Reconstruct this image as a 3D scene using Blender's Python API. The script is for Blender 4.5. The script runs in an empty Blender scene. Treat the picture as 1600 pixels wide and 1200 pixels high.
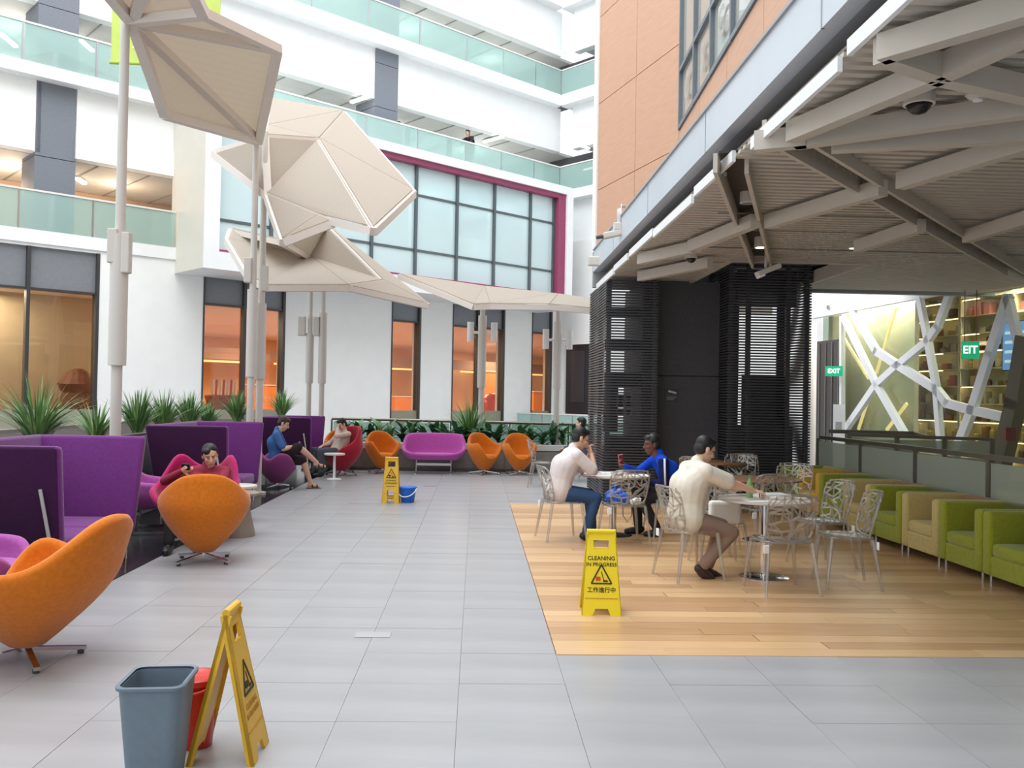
import bpy, bmesh, math, random
from mathutils import Vector, Matrix, Euler
random.seed(7)
sc = bpy.context.scene
COL = sc.collection
PI = math.pi

# ------------------------------------------------------------------ camera
FPX, EYE = 1400.0, 1.65
_psi, _th, _r = math.atan(55/FPX), math.atan(20.5/FPX), 0.018
_z = Vector((0, 0, 1)); _F0 = Vector((math.sin(_psi), math.cos(_psi), 0)); _R0 = Vector((math.cos(_psi), -math.sin(_psi), 0))
CF = math.cos(_th)*_F0 + math.sin(_th)*_z
_U1 = -math.sin(_th)*_F0 + math.cos(_th)*_z
CR = math.cos(_r)*_R0 + math.sin(_r)*_U1
CU = math.cos(_r)*_U1 - math.sin(_r)*_R0
CC = Vector((0, 0, EYE))
cam = bpy.data.objects.new('camera', bpy.data.cameras.new('camera'))
COL.objects.link(cam)
cam.data.sensor_width = 36; cam.data.lens = FPX/1600*36
cam.data.clip_end = 300
M = Matrix.Identity(4)
for i in range(3):
    M[i][0], M[i][1], M[i][2], M[i][3] = CR[i], CU[i], -CF[i], CC[i]
cam.matrix_world = M
sc.camera = cam

# ------------------------------------------------------------------ world, skylight, exposure
wd = bpy.data.worlds.new('world'); sc.world = wd; wd.use_nodes = True
bg = wd.node_tree.nodes['Background']
bg.inputs[0].default_value = (0.93, 0.97, 1.0, 1); bg.inputs[1].default_value = 1.35
sk = bpy.data.lights.new('skylight', 'AREA'); sk.shape = 'RECTANGLE'; sk.size = 16; sk.size_y = 34; sk.energy = 7000; sk.color = (0.95, 0.98, 1.0)
sko = bpy.data.objects.new('skylight', sk); COL.objects.link(sko); sko.location = (-4, 14, 24)
sc.view_settings.view_transform = 'Standard'; sc.view_settings.look = 'None'
sc.view_settings.gamma = 1; sc.view_settings.use_curve_mapping = False
sc.view_settings.exposure = 0.0

# ------------------------------------------------------------------ helpers
def ray(px, py): return CF + (px-800)/FPX*CR + (600-py)/FPX*CU
def at(px, py, Y):
    d = ray(px, py); return CC + d*(Y/d.y)
def ground(px, py, z=0.0):
    d = ray(px, py); return CC + d*((z-EYE)/d.z)
def onplane(px, py, p0, n):
    d = ray(px, py); return CC + d*((Vector(p0)-CC).dot(n)/d.dot(n))
def lin(h):
    if isinstance(h, str):
        h = h.lstrip('#'); c = [int(h[i:i+2], 16)/255 for i in (0, 2, 4)]
    else: c = [v/255 for v in h]
    return tuple(x/12.92 if x <= .04045 else ((x+.055)/1.055)**2.4 for x in c) + (1,)
def mat(name, col, rough=.5, metal=0., var=0., scale=8., bump=0., bscale=60., spec=.5, stretch=None, emit=None, estr=0., trans=0., sheen=0., col2=None, coat=0.):
    m = bpy.data.materials.new(name); m.use_nodes = True
    nt = m.node_tree; b = nt.nodes['Principled BSDF']
    c = lin(col); b.inputs['Base Color'].default_value = c
    b.inputs['Roughness'].default_value = rough; b.inputs['Metallic'].default_value = metal
    b.inputs['Specular IOR Level'].default_value = spec
    if coat: b.inputs['Coat Weight'].default_value = coat; b.inputs['Coat Roughness'].default_value = .15
    if sheen: b.inputs['Sheen Weight'].default_value = sheen
    if trans: b.inputs['Transmission Weight'].default_value = trans
    if emit: b.inputs['Emission Color'].default_value = lin(emit); b.inputs['Emission Strength'].default_value = estr
    if var or bump:
        tc = nt.nodes.new('ShaderNodeTexCoord'); mp = nt.nodes.new('ShaderNodeMapping')
        nt.links.new(tc.outputs['Object'], mp.inputs[0])
        if stretch: mp.inputs['Scale'].default_value = stretch
    if var:
        n = nt.nodes.new('ShaderNodeTexNoise'); n.inputs['Scale'].default_value = scale; n.inputs['Detail'].default_value = 5
        nt.links.new(mp.outputs[0], n.inputs[0])
        rp = nt.nodes.new('ShaderNodeValToRGB'); rp.color_ramp.elements[0].position = .3; rp.color_ramp.elements[1].position = .7
        c2 = lin(col2) if col2 else tuple(min(1, x*(1+var)) for x in c[:3])+(1,)
        rp.color_ramp.elements[0].color = tuple(x*(1-var) for x in c[:3])+(1,) if not col2 else c
        rp.color_ramp.elements[1].color = c2
        nt.links.new(n.outputs[0], rp.inputs[0]); nt.links.new(rp.outputs[0], b.inputs['Base Color'])
    if bump:
        n2 = nt.nodes.new('ShaderNodeTexNoise'); n2.inputs['Scale'].default_value = bscale; n2.inputs['Detail'].default_value = 3
        nt.links.new(mp.outputs[0], n2.inputs[0])
        bp = nt.nodes.new('ShaderNodeBump'); bp.inputs['Strength'].default_value = bump; bp.inputs['Distance'].default_value = .01
        nt.links.new(n2.outputs[0], bp.inputs['Height']); nt.links.new(bp.outputs[0], b.inputs['Normal'])
    return m
def glassmat(name, tint, refl=.08, haze=0., hazecol=None, rough=.02):
    """thin glazing: tinted see-through + fresnel reflection + a little haze"""
    m = bpy.data.materials.new(name); m.use_nodes = True; nt = m.node_tree; nt.nodes.clear()
    out = nt.nodes.new('ShaderNodeOutputMaterial'); tr = nt.nodes.new('ShaderNodeBsdfTransparent'); tr.inputs[0].default_value = lin(tint)
    gl = nt.nodes.new('ShaderNodeBsdfGlossy'); gl.inputs['Roughness'].default_value = rough
    fr = nt.nodes.new('ShaderNodeLayerWeight'); fr.inputs[0].default_value = .5
    pw5 = nt.nodes.new('ShaderNodeMath'); pw5.operation = 'POWER'; pw5.inputs[1].default_value = 5; nt.links.new(fr.outputs['Facing'], pw5.inputs[0])
    ad = nt.nodes.new('ShaderNodeMath'); ad.operation = 'ADD'; ad.use_clamp = True; ad.inputs[1].default_value = refl*.5
    nt.links.new(pw5.outputs[0], ad.inputs[0])
    mx = nt.nodes.new('ShaderNodeMixShader'); nt.links.new(ad.outputs[0], mx.inputs[0])
    base = tr
    if haze:
        df = nt.nodes.new('ShaderNodeBsdfDiffuse'); df.inputs[0].default_value = lin(hazecol or tint)
        m2 = nt.nodes.new('ShaderNodeMixShader'); m2.inputs[0].default_value = haze
        nt.links.new(tr.outputs[0], m2.inputs[1]); nt.links.new(df.outputs[0], m2.inputs[2]); base = m2
    nt.links.new(base.outputs[0], mx.inputs[1]); nt.links.new(gl.outputs[0], mx.inputs[2]); nt.links.new(mx.outputs[0], out.inputs[0])
    return m
def emat(name, col, s):
    m = bpy.data.materials.new(name); m.use_nodes = True; nt = m.node_tree; b = nt.nodes['Principled BSDF']
    b.inputs['Base Color'].default_value = lin(col); b.inputs['Emission Color'].default_value = lin(col); b.inputs['Emission Strength'].default_value = s
    return m
class MB:
    """collects shapes, build() links them as one mesh object"""
    def __init__(s): s.v = []; s.f = []
    def add(s, vs, fs):
        o = len(s.v); s.v += [tuple(v) for v in vs]; s.f += [tuple(i+o for i in f) for f in fs]; return s
    def box(s, x0, x1, y0, y1, z0, z1, T=None):
        vs = [Vector(p) for p in ((x0,y0,z0),(x1,y0,z0),(x1,y1,z0),(x0,y1,z0),(x0,y0,z1),(x1,y0,z1),(x1,y1,z1),(x0,y1,z1))]
        if T: vs = [T @ v for v in vs]
        return s.add(vs, [(0,3,2,1),(4,5,6,7),(0,1,5,4),(1,2,6,5),(2,3,7,6),(3,0,4,7)])
    def bar(s, p0, p1, w, h, up=(0,0,1)):
        p0, p1 = Vector(p0), Vector(p1); d = (p1-p0).normalized(); u = Vector(up)
        if abs(d.dot(u)) > .98: u = Vector((0,1,0))
        x = d.cross(u).normalized()*w/2; y = x.cross(d).normalized()*h/2
        vs = [p0-x-y, p0+x-y, p0+x+y, p0-x+y, p1-x-y, p1+x-y, p1+x+y, p1-x+y]
        return s.add(vs, [(0,1,2,3),(4,7,6,5),(0,4,5,1),(1,5,6,2),(2,6,7,3),(3,7,4,0)])
    def tube(s, p0, p1, r0, r1=None, n=12, caps=True):
        r1 = r0 if r1 is None else r1
        p0, p1 = Vector(p0), Vector(p1); d = (p1-p0).normalized(); u = Vector((0,0,1)) if abs(d.z) < .95 else Vector((1,0,0))
        x = d.cross(u).normalized(); y = x.cross(d)
        vs = []
        for p, r in ((p0, r0), (p1, r1)):
            for k in range(n): a = 2*PI*k/n; vs.append(p + x*(r*math.cos(a)) + y*(r*math.sin(a)))
        fs = [(k, k+n, (k+1) % n+n, (k+1) % n) for k in range(n)]
        if caps: fs += [tuple(range(n)), tuple(range(2*n-1, n-1, -1))]
        return s.add(vs, fs)
    def path(s, pts, r, n=8):
        pts = [Vector(p) for p in pts]
        rs = r if isinstance(r, (list, tuple)) else [r]*len(pts)
        vs = []; up = Vector((0,0,1))
        for i, p in enumerate(pts):
            d = (pts[min(i+1, len(pts)-1)]-pts[max(i-1, 0)]).normalized()
            u = up if abs(d.dot(up)) < .95 else Vector((1,0,0))
            x = d.cross(u).normalized(); y = x.cross(d)
            for k in range(n): a = 2*PI*k/n; vs.append(p + x*(rs[i]*math.cos(a)) + y*(rs[i]*math.sin(a)))
        fs = []
        for i in range(len(pts)-1):
            for k in range(n): fs.append((i*n+k, (i+1)*n+k, (i+1)*n+(k+1) % n, i*n+(k+1) % n))
        fs += [tuple(range(n)), tuple(range(len(pts)*n-1, (len(pts)-1)*n-1, -1))]
        return s.add(vs, fs)
    def lathe(s, prof, n=24, c=(0,0,0)):
        c = Vector(c); vs = []; fs = []
        for r, z in prof:
            for k in range(n): a = 2*PI*k/n; vs.append(c+Vector((r*math.cos(a), r*math.sin(a), z)))
        m = len(prof)
        for i in range(m-1):
            for k in range(n): fs.append((i*n+k, i*n+(k+1) % n, (i+1)*n+(k+1) % n, (i+1)*n+k))
        fs += [tuple(range(n-1, -1, -1)), tuple(range((m-1)*n, m*n))]
        return s.add(vs, fs)
    def slab(s, pts, off):
        """flat polygon (any plane) extruded by the vector off"""
        pts = [Vector(p) for p in pts]; off = Vector(off); n = len(pts)
        nr = Vector((0,0,0))
        for i in range(n): nr += (pts[i]-pts[0]).cross(pts[(i+1) % n]-pts[0])
        if nr.dot(off) > 0: pts = pts[::-1]
        vs = pts + [p+off for p in pts]
        fs = [tuple(range(n)), tuple(range(2*n-1, n-1, -1))] + [(i, i+n, (i+1) % n+n, (i+1) % n) for i in range(n)]
        return s.add(vs, fs)
    def rbox(s, cx, cy, cz, sx, sy, sz, b=.02, seg=2, T=None):
        bm = bmesh.new(); bmesh.ops.create_cube(bm, size=1)
        for v in bm.verts: v.co = Vector((v.co.x*sx, v.co.y*sy, v.co.z*sz))
        bmesh.ops.bevel(bm, geom=bm.edges[:], offset=b, segments=seg, profile=.5, affect='EDGES')
        bm.verts.index_update()
        vs = [v.co+Vector((cx,cy,cz)) for v in bm.verts]
        if T: vs = [T @ v for v in vs]
        s.add(vs, [[v.index for v in f.verts] for f in bm.faces]); bm.free(); return s
    def build(s, name, m, parent=None, smooth=False, **props):
        me = bpy.data.meshes.new(name); me.from_pydata(s.v, [], s.f); me.update()
        if smooth:
            for p in me.polygons: p.use_smooth = True
        return link(name, me, m, parent, **props)
def link(name, me, m=None, parent=None, **props):
    o = bpy.data.objects.new(name, me); COL.objects.link(o)
    if m and not me.materials: me.materials.append(m)
    if parent: o.parent = parent
    for k, v in props.items(): o[k] = v
    return o
def autosmooth(o, ang=40):
    me = o.data; bm = bmesh.new(); bm.from_mesh(me)
    for f in bm.faces: f.smooth = True
    for e in bm.edges:
        if len(e.link_faces) == 2 and e.calc_face_angle(0) > math.radians(ang): e.smooth = False
    bm.to_mesh(me); bm.free(); return o
def thing(name, label, cat, loc=(0,0,0), rz=0., group=None):
    o = bpy.data.objects.new(name, None); COL.objects.link(o)
    o.location = loc; o.rotation_euler = (0,0,rz); o.empty_display_size = .1
    o['label'] = label; o['category'] = cat
    if group: o['group'] = group
    return o
def tag(o, label, cat, group=None):
    o['label'] = label; o['category'] = cat
    if group: o['group'] = group
    return o
def copy_tree(o, parent=None):
    c = o.copy(); COL.objects.link(c); c.parent = parent
    for ch in [x for x in KIDS.get(o.name, o.children)]: copy_tree(ch, c)
    return c
KIDS = {}
def dup(o, loc, rz, label, group=None):
    c = copy_tree(o); c.location = loc; c.rotation_euler = (0,0,rz); c['label'] = label
    if group: c['group'] = group
    return c
def text_mesh(name, body, size, m, parent, T, depth=.001, align='CENTER', sx=1.):
    cu = bpy.data.curves.new(name, 'FONT'); cu.body = body; cu.size = size; cu.extrude = depth; cu.offset = size*.018; cu.align_x = align; cu.align_y = 'CENTER'; cu.resolution_u = 3
    t = bpy.data.objects.new(name, cu); COL.objects.link(t)
    me = bpy.data.meshes.new_from_object(t.evaluated_get(bpy.context.evaluated_depsgraph_get()))
    bpy.data.objects.remove(t); bpy.data.curves.remove(cu)
    me.transform(T @ Matrix.Diagonal((sx, 1, 1, 1))); me.materials.clear()
    return link(name, me, m, parent)
STRUCT = dict(kind='structure')

# ------------------------------------------------------------------ materials of the setting
m_white = mat('white_paint', (240,242,243), .6, var=.02, scale=3)
m_white2 = mat('white_render', (243,244,243), .7, var=.02, scale=2)
m_beige = mat('portal_side_paint', (222,217,205), .7, var=.02, scale=2)  # beige light on the white portal's left side, put into the colour
m_soffit = mat('soffit_grey', (202,202,198), .7, var=.04, scale=3)
m_corr = mat('corridor_wall', (205,178,150), .7, var=.05, scale=1.5)
m_colg = mat('column_grey_stone', (118,124,134), .55, var=.07, scale=20)
m_spand = mat('spandrel_grey', (128,132,138), .5, var=.05, scale=12)
m_mull = mat('mullion_grey', (92,102,106), .4, metal=.3)
m_dkframe = mat('dark_frame', (70,70,72), .4, metal=.3)
m_red = mat('red_lining', (150,62,98), .5, var=.05, scale=4)
m_rail = mat('rail_white', (228,222,218), .4)
m_glass = glassmat('balustrade_glass', (212,234,230), .10, .42, (206,230,226))
m_glassd = glassmat('shop_glass', (226,222,214), .10)
m_curtain = glassmat('curtain_glass', (225,242,244), .14, .72, (226,246,248))  # diffuse cyan-white haze imitates the sky reflected in these panes
m_blind = mat('roller_blind', (236,242,244), .8)
m_lamp = emat('tube_lamp', (255,250,240), 6)
m_tile = mat('floor_tile', (162,162,165), .32, var=.10, scale=2.2, stretch=(.35, 1.6, 1), spec=.5)
m_grout = mat('floor_grout', (138,138,141), .7)
m_dark = mat('dark_stone', (38,37,42), .18, var=.2, scale=14)
m_steel = mat('brushed_steel', (190,190,192), .3, metal=.9)
m_chrome = mat('chrome', (215,215,218), .12, metal=1)
m_orange = mat('terracotta_panel', (206,162,134), .6, var=.05, scale=4, stretch=(1,1,6))
m_fascia = mat('fascia_metal', (206,212,221), .32, metal=.1, var=.04, scale=1.2)
m_sofd = mat('dark_soffit', (168,170,172), .6)
m_canopy = mat('slat_ceiling_paint', (200,192,180), .6, var=.03, scale=5)
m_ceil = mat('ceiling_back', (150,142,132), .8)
m_black = mat('black_slat', (66,66,71), .4)
m_char = mat('charcoal_board', (76,76,82), .6, var=.1, scale=30)

# ------------------------------------------------------------------ wing frame of the far building: x = along the facade, y = into it, z up
WA = math.radians(49)
WV = Vector((math.sin(WA), math.cos(WA), 0)); WN = Vector((math.cos(WA), -math.sin(WA), 0)); W0 = Vector((3.31, 37.26, 0))
WM = Matrix(((WV.x, -WN.x, 0, W0.x), (WV.y, -WN.y, 0, W0.y), (0, 0, 1, 0), (0, 0, 0, 1)))
# right wing: x' = along WN (towards the viewer's right), y' = WV (into the wing)
GM = Matrix(((WN.x, WV.x, 0, W0.x), (WN.y, WV.y, 0, W0.y), (0, 0, 1, 0), (0, 0, 0, 1)))
def wobj(mb, name, m, parent=None, F=WM, **k):
    o = mb.build(name, m, parent, **k)
    if parent is None: o.matrix_world = F
    return o

# ---- floor: a slab with single tiles on it
fl = MB().box(-14, 16, -4, 44, -.3, -.012).build('floor', m_grout, **STRUCT)
TX0, TS = -.07, .61          # joint lines measured on the photo
YJ0 = 4.57
tile_me = bpy.data.meshes.new('floor_tile')
tb = MB().box(-.3040, .3040, -.3025, .3025, -.02, 0); tile_me.from_pydata(tb.v, [], tb.f); tile_me.materials.append(m_tile)
cells = []
for i in range(-6, 16):
    for j in range(-6, 60):
        x, y = TX0+TS*(i+.5), YJ0+.607*(j+.5)
        if x < -3.1: continue
        if .54 < x < 5.45 and 5.76 < y < 13.9: continue
        if y < 1 or y > 37: continue
        if y < 2.9 or abs(x) > .62*y+1: far = True
        elif y > 19.6: far = True
        else: far = False
        cells.append((far, (x-0)**2+y*y, x, y))
near = sorted(c for c in cells if not c[0])
for k, (fa, d, x, y) in enumerate(near[:300]):
    o = link('tile', tile_me, None, fl); o.location = (x, y, random.uniform(-.0012, .0008))
rest = MB()
for fa, d, x, y in near[300:]+[c for c in cells if c[0]]: rest.box(x-.3028, x+.3028, y-.3015, y+.3015, -.02, -.0005)
rest.build('far_tiles', m_tile, fl, kind='stuff')
# dark polished strip under the lounge seats
dk = MB().box(-4.45, -3.135, -2, 19.7, -.02, .001).build('floor_dark_strip', m_dark, **STRUCT)
# access hatch in the floor
hp = ground(583, 992)
ho = MB().box(-.12, .12, -.07, .07, .0006, .003).build('floor_hatch', mat('hatch_plate', (172,173,176), .4), fl); ho.location = (hp.x, hp.y, 0)
hp = ground(672, 760); ho = MB().box(-.12, .12, -.05, .05, .0006, .003).build('floor_hatch', m_steel, fl); ho.location = (hp.x, hp.y, 0)

# ---- wooden deck, plank by plank
def woodmat(name, c1, c2):
    m = bpy.data.materials.new(name); m.use_nodes = True; nt = m.node_tree; b = nt.nodes['Principled BSDF']
    tc = nt.nodes.new('ShaderNodeTexCoord'); mp = nt.nodes.new('ShaderNodeMapping'); mp.inputs['Scale'].default_value = (1.2, 26, 10)
    oi = nt.nodes.new('ShaderNodeObjectInfo')
    ad = nt.nodes.new('ShaderNodeVectorMath'); ad.operation = 'ADD'
    sc_ = nt.nodes.new('ShaderNodeVectorMath'); sc_.operation = 'SCALE'; sc_.inputs['Scale'].default_value = 37
    cb = nt.nodes.new('ShaderNodeCombineXYZ'); nt.links.new(oi.outputs['Random'], cb.inputs[0]); nt.links.new(oi.outputs['Random'], cb.inputs[1])
    nt.links.new(cb.outputs[0], sc_.inputs[0])
    nt.links.new(tc.outputs['Object'], mp.inputs[0]); nt.links.new(mp.outputs[0], ad.inputs[0]); nt.links.new(sc_.outputs[0], ad.inputs[1])
    n = nt.nodes.new('ShaderNodeTexNoise'); n.inputs['Scale'].default_value = 1.6; n.inputs['Detail'].default_value = 6
    nt.links.new(ad.outputs[0], n.inputs[0])
    mxv = nt.nodes.new('ShaderNodeMath'); mxv.operation = 'MULTIPLY_ADD'; mxv.inputs[1].default_value = .55
    nt.links.new(oi.outputs['Random'], mxv.inputs[0]); 
    m3 = nt.nodes.new('ShaderNodeMath'); m3.operation = 'MULTIPLY'; m3.inputs[1].default_value = .5; nt.links.new(n.outputs[0], m3.inputs[0]); nt.links.new(m3.outputs[0], mxv.inputs[2])
    rp = nt.nodes.new('ShaderNodeValToRGB'); rp.color_ramp.elements[0].color = lin(c1); rp.color_ramp.elements[1].color = lin(c2)
    rp.color_ramp.elements[0].position = .1; rp.color_ramp.elements[1].position = .8
    nt.links.new(mxv.outputs[0], rp.inputs[0]); nt.links.new(rp.outputs[0], b.inputs['Base Color']); b.inputs['Roughness'].default_value = .32
    return m
m_wood = woodmat('deck_wood', (178,134,94), (222,184,138))
deck = MB().box(.54, 5.45, 5.76, 13.9, -.02, -.004).build('floor_wood_deck', mat('deck_gap', (120,78,44), .8), **STRUCT)
pw = (13.9-5.76)/48
plank_me = {}
for r in range(48):
    x = .545; y = 5.76+pw*(r+.5)
    L = [1.5, 1.8, 2.1]; first = random.uniform(.5, 1.9)
    while x < 5.44:
        l = first if first else random.choice(L)
        first = 0; l = min(l, 5.445-x)
        if 5.445-(x+l) < .35: l = 5.445-x
        key = round(l, 2)
        if key not in plank_me:
            me = bpy.data.meshes.new('plank'); b_ = MB().box(0, key-.004, -pw/2+.0015, pw/2-.0015, -.015, .004); me.from_pydata(b_.v, [], b_.f); me.materials.append(m_wood); plank_me[key] = me
        o = link('plank', plank_me[key], None, deck); o.location = (x, y, random.uniform(-.0008, .0006)); x += l

# ---- far building, podium wall with its windows
def lz(z): return z
zs_, zsp, ztop = 1.05, 4.30, 5.42
wins = [(-24, -18.31, (-20.1,)), (-15.32, -12.58, (-13.97,)), (-8.42, -7.12, ()), (-5.64, -2.97, (-4.35,)), (-1.48, -.3, ())]
pw_ = MB()
edges = [-25.0] + [v for w in wins for v in w[:2]] + [0.0]
for a_, b_ in zip(edges[0::2], edges[1::2]):
    if b_-a_ > .02 and a_ > -24.5: pw_.box(a_, b_, 0, .5, 0, ztop)
for a_, b_, _m in wins: pw_.box(a_, b_, 0, .5, 0, .55)
pw_.box(-25, 0, 0, .5, ztop, 5.86)
wl = wobj(pw_, 'wall_left', m_white2, **STRUCT)
for k, (a_, b_, mu) in enumerate(wins):
    wf = MB(); t = .05
    wf.box(a_, a_+t, -.02, .3, .55, ztop).box(b_-t*1.6, b_, -.02, .3, .55, ztop)
    for x in mu: wf.box(x-.045, x+.045, -.02, .2, .55, ztop)
    wf.box(a_, b_, .02, .25, zsp-.03, zsp+.03)
    w_ = wobj(wf, 'window_%d' % (k+1), m_dkframe, **STRUCT)
    segs = [a_] + list(mu) + [b_]
    for s0, s1 in zip(segs, segs[1:]):
        MB().box(s0+.05, s1-.05, .1, .2, zsp+.03, ztop).build('spandrel_panel', m_spand, w_)
        MB().box(s0+.05, s1-.05, .12, .14, 1.1, zsp-.03).build('pane', m_glassd, w_)
        MB().box(s0+.05, s1-.05, .06, .3, .55, 1.1).build('sill_panel', mat('sill_olive', (150,148,130), .6) if k == 0 else bpy.data.materials['sill_olive'], w_)

# ---- slab edges, parapets, corridors of the upper storeys
def storey(n, zf, zs_below, par_y, s0, s1, lip=.32, rail=1.05):
    """zf floor level, zs_below lower edge of the parapet hanging under it"""
    lipo = wobj(MB().box(s0, s1, -.12, 4.5, zf-lip, zf), 'trim_%d' % n, m_white, **STRUCT)
    return lipo
posts_l = [-24.2, -22.3, -20.4, -18.55, -16.2]
posts_r = [-14.1, -11.9, -9.7, -7.47, -5.24, -3.38, -1.6, -.12]
def balustrade(name, s0, s1, posts, zf, label, F=WM, y=-.06):
    r = MB().box(s0, s1, y-.03, y+.03, zf+1.0, zf+1.05)
    o = wobj(r, name, m_rail, F=F, **STRUCT)
    ps = [p for p in posts if s0-.01 <= p <= s1+.01]
    ed = sorted(set([s0]+ps+[s1]))
    for a_, b_ in zip(ed, ed[1:]): 
        if b_-a_ > .1: MB().box(a_+.015, b_-.015, y-.008, y+.008, zf+.0, zf+1.0).build('glass_panel', m_glass, o)
    for p in ps: MB().box(p-.02, p+.02, y-.02, y+.02, zf, zf+1.0).build('post', m_steel, o)
    return o
# level 2 (left only; the portal box hides the rest)
wobj(MB().box(-25, -.0, -.06, 5, 5.5, 5.86), 'trim_1', m_white, **STRUCT)
balustrade('trim_2', -25, -16.25, posts_l, 5.86, '')
# parapets with the stepped lower edge seen on the left
wobj(MB().box(-25, -19.82, .3, .6, 8.0, 9.92).box(-18.94, -14.2, .3, .6, 8.0, 9.92).box(-25, -20.0, .22, .3, 8.0, 8.75).box(-18.94, -14.2, .22, .3, 8.0, 8.7), 'trim_3', m_white2, **STRUCT)
wobj(MB().box(-25, 0, -.1, 5, 9.92, 10.25), 'trim_4', m_white, **STRUCT)
balustrade('trim_5', -25, -.1, posts_l+posts_r, 10.25, '')
wobj(MB().box(-25, -9.05, .35, .7, 12.07, 13.9).box(-8.1, .35, .35, .7, 12.07, 13.9), 'trim_6', m_white, **STRUCT)
wobj(MB().box(-25, 0, -.1, 5, 13.85, 14.3), 'trim_7', m_white, **STRUCT)
balustrade('trim_8', -25, -.1, posts_l+posts_r, 14.3, '')
wobj(MB().box(-25, .35, .35, .7, 16.15, 18.0), 'trim_9', m_white, **STRUCT)
wobj(MB().box(-25, 0, -.1, 5, 18.0, 18.4), 'trim_10', m_white, **STRUCT)
# ceilings of the corridors, back walls
for k, (z0, z1) in enumerate(((5.86, 8.0), (10.25, 12.07), (14.3, 16.15))):
    wobj(MB().box(-25, 5, .7, 5.2, z1+.01, z1+.12), 'ceiling_%d' % (k+1), m_soffit, **STRUCT)
    wobj(MB().box(-25, 5, 4.6 if k == 0 else 5.0, 5.2, z0, z1), 'wall_corridor_%d' % (k+1), m_corr if k == 0 else m_white2, **STRUCT)
    for j, s in enumerate([-24+1.45*i for i in range(17)]):
        if k == 0 and s > -14: continue
        wobj(MB().box(s-.02, s+.02, .7, 4.6, z1-.02, z1+.01), 'ceiling_joint', mat('joint_grey', (150,150,146), .7) if 'joint_grey' not in bpy.data.materials else bpy.data.materials['joint_grey'], **STRUCT)
# grey stone columns standing behind the parapets
for nm, s0, s1, z0, z1, lb in (('stone_column', -19.95, -18.92, 5.86, 16.1, 'grey stone column behind the glass balustrades at the far end of the galleries'), ('stone_column', -9.1, -8.13, 10.25, 18, 'grey stone column rising between two white parapets above the glazed box')):
    c = thing(nm, lb, 'column', WM @ Vector(((s0+s1)/2, .9, z0)), 0, 'gallery columns')
    c.rotation_euler = (0, 0, PI/2-WA)
    w_ = (s1-s0)/2; n_ = 5; hh = (z1-z0)/n_
    for q in range(n_): MB().box(-w_, w_, -.6, .6, q*hh+.01, (q+1)*hh-.01).build('stone_block', m_colg, c)

# ---- the portal box with curtain wall
bx = wobj(MB().box(-16.2, -15.75, -1.93, 0, 5.1, 9.9).box(-1.55, -1.2, -1.93, 0, 5.1, 9.9).box(-15.75, -1.55, -1.93, .3, 9.6, 9.9).box(-15.75, -1.55, -1.93, 0, 5.1, 5.6), 'wall_portal', m_white, **STRUCT)
wobj(MB().box(-16.215, -16.2, -1.9, .3, 5.1, 9.88), 'trim_11', m_beige, **STRUCT)
wobj(MB().box(-15.75, -1.55, -1.85, -.2, 9.42, 9.6).box(-1.95, -1.55, -1.85, -.2, 5.6, 9.42).box(-15.75, -1.95, -1.85, -.2, 5.6, 5.68), 'trim_12', m_red, **STRUCT)
cw = wobj(MB().box(-15.75, -1.95, -1.6, -1.5, 8.41, 8.49).box(-15.75, -1.95, -1.6, -1.5, 6.53, 6.61), 'window_6', m_mull, **STRUCT)
mul = [-15.7, -14.0, -12.22, -10.43, -8.66, -6.86, -5.09, -3.25, -1.98]
for x in mul: MB().box(x-.045, x+.045, -1.66, -1.45, 5.68, 9.42).build('mullion', m_mull, cw)
rows = ((5.68, 6.53), (6.61, 8.41), (8.49, 9.42))
for k, (a_, b_) in enumerate(zip(mul, mul[1:])):
    for r, (z0, z1) in enumerate(rows):
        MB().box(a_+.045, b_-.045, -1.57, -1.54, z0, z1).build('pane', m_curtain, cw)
    zb = 7.35 if k == 5 else 6.5
    MB().box(a_+.1, b_-.1, -1.32, -1.3, zb, 8.45).build('roller_blind', m_blind, cw)
wobj(MB().box(-15.7, -1.95, .2, .3, 5.6, 9.6), 'wall_portal_inner', m_white2, **STRUCT)
wobj(MB().box(-15.7, -1.95, -1.3, .2, 5.61, 5.66), 'floor_portal', m_soffit, **STRUCT)
pst = wobj(MB().box(-6.75, -5.75, -1.0, -.97, 6.75, 7.3), 'wall_poster', mat('poster_lime', (222,232,60), .6, var=.1, scale=3)); tag(pst, 'lime yellow poster panel inside the glazed box behind a half raised blind', 'poster')

# ---- right wing of the far building (turns towards us at the corner)
for k, (zb, zt, lp) in enumerate(((8.1, 9.92, 10.25), (12.07, 13.9, 14.3), (16.15, 18.0, 18.4))):
    wobj(MB().box(0.35, 11, .35, .7, zb, zt), 'trim_%d' % (13+3*k), m_white, F=GM, **STRUCT)
    wobj(MB().box(-.0, 11, -.1, 5, zt-.05, lp), 'trim_%d' % (14+3*k), m_white, F=GM, **STRUCT)
    wobj(MB().box(.7, 11, .7, 5, zb+.01, zb+.1), 'ceiling_%d' % (4+k), m_soffit, F=GM, **STRUCT)
    if k < 2: balustrade('trim_%d' % (15+3*k), 0, 11, [1.9, 3.8, 5.7], lp, '', F=GM)
    wobj(MB().box(-2.2, 11, 1.25, 1.5, (5.9, 10.25, 14.3)[k], zb), 'wall_wing_%d' % (k+1), m_char, F=GM, **STRUCT)
wobj(MB().box(0, 12, 0, .4, 3.85, 5.9).box(0, .45, 0, .4, 0, 3.85).box(.45, 12, 0, .4, 0, 1.0).box(2.6, 12, 0, .4, 1.0, 3.85).box(0, 12, 0, .4, 5.9, 8.1), 'wall_wing_base', m_white2, F=GM, **STRUCT)
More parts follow.
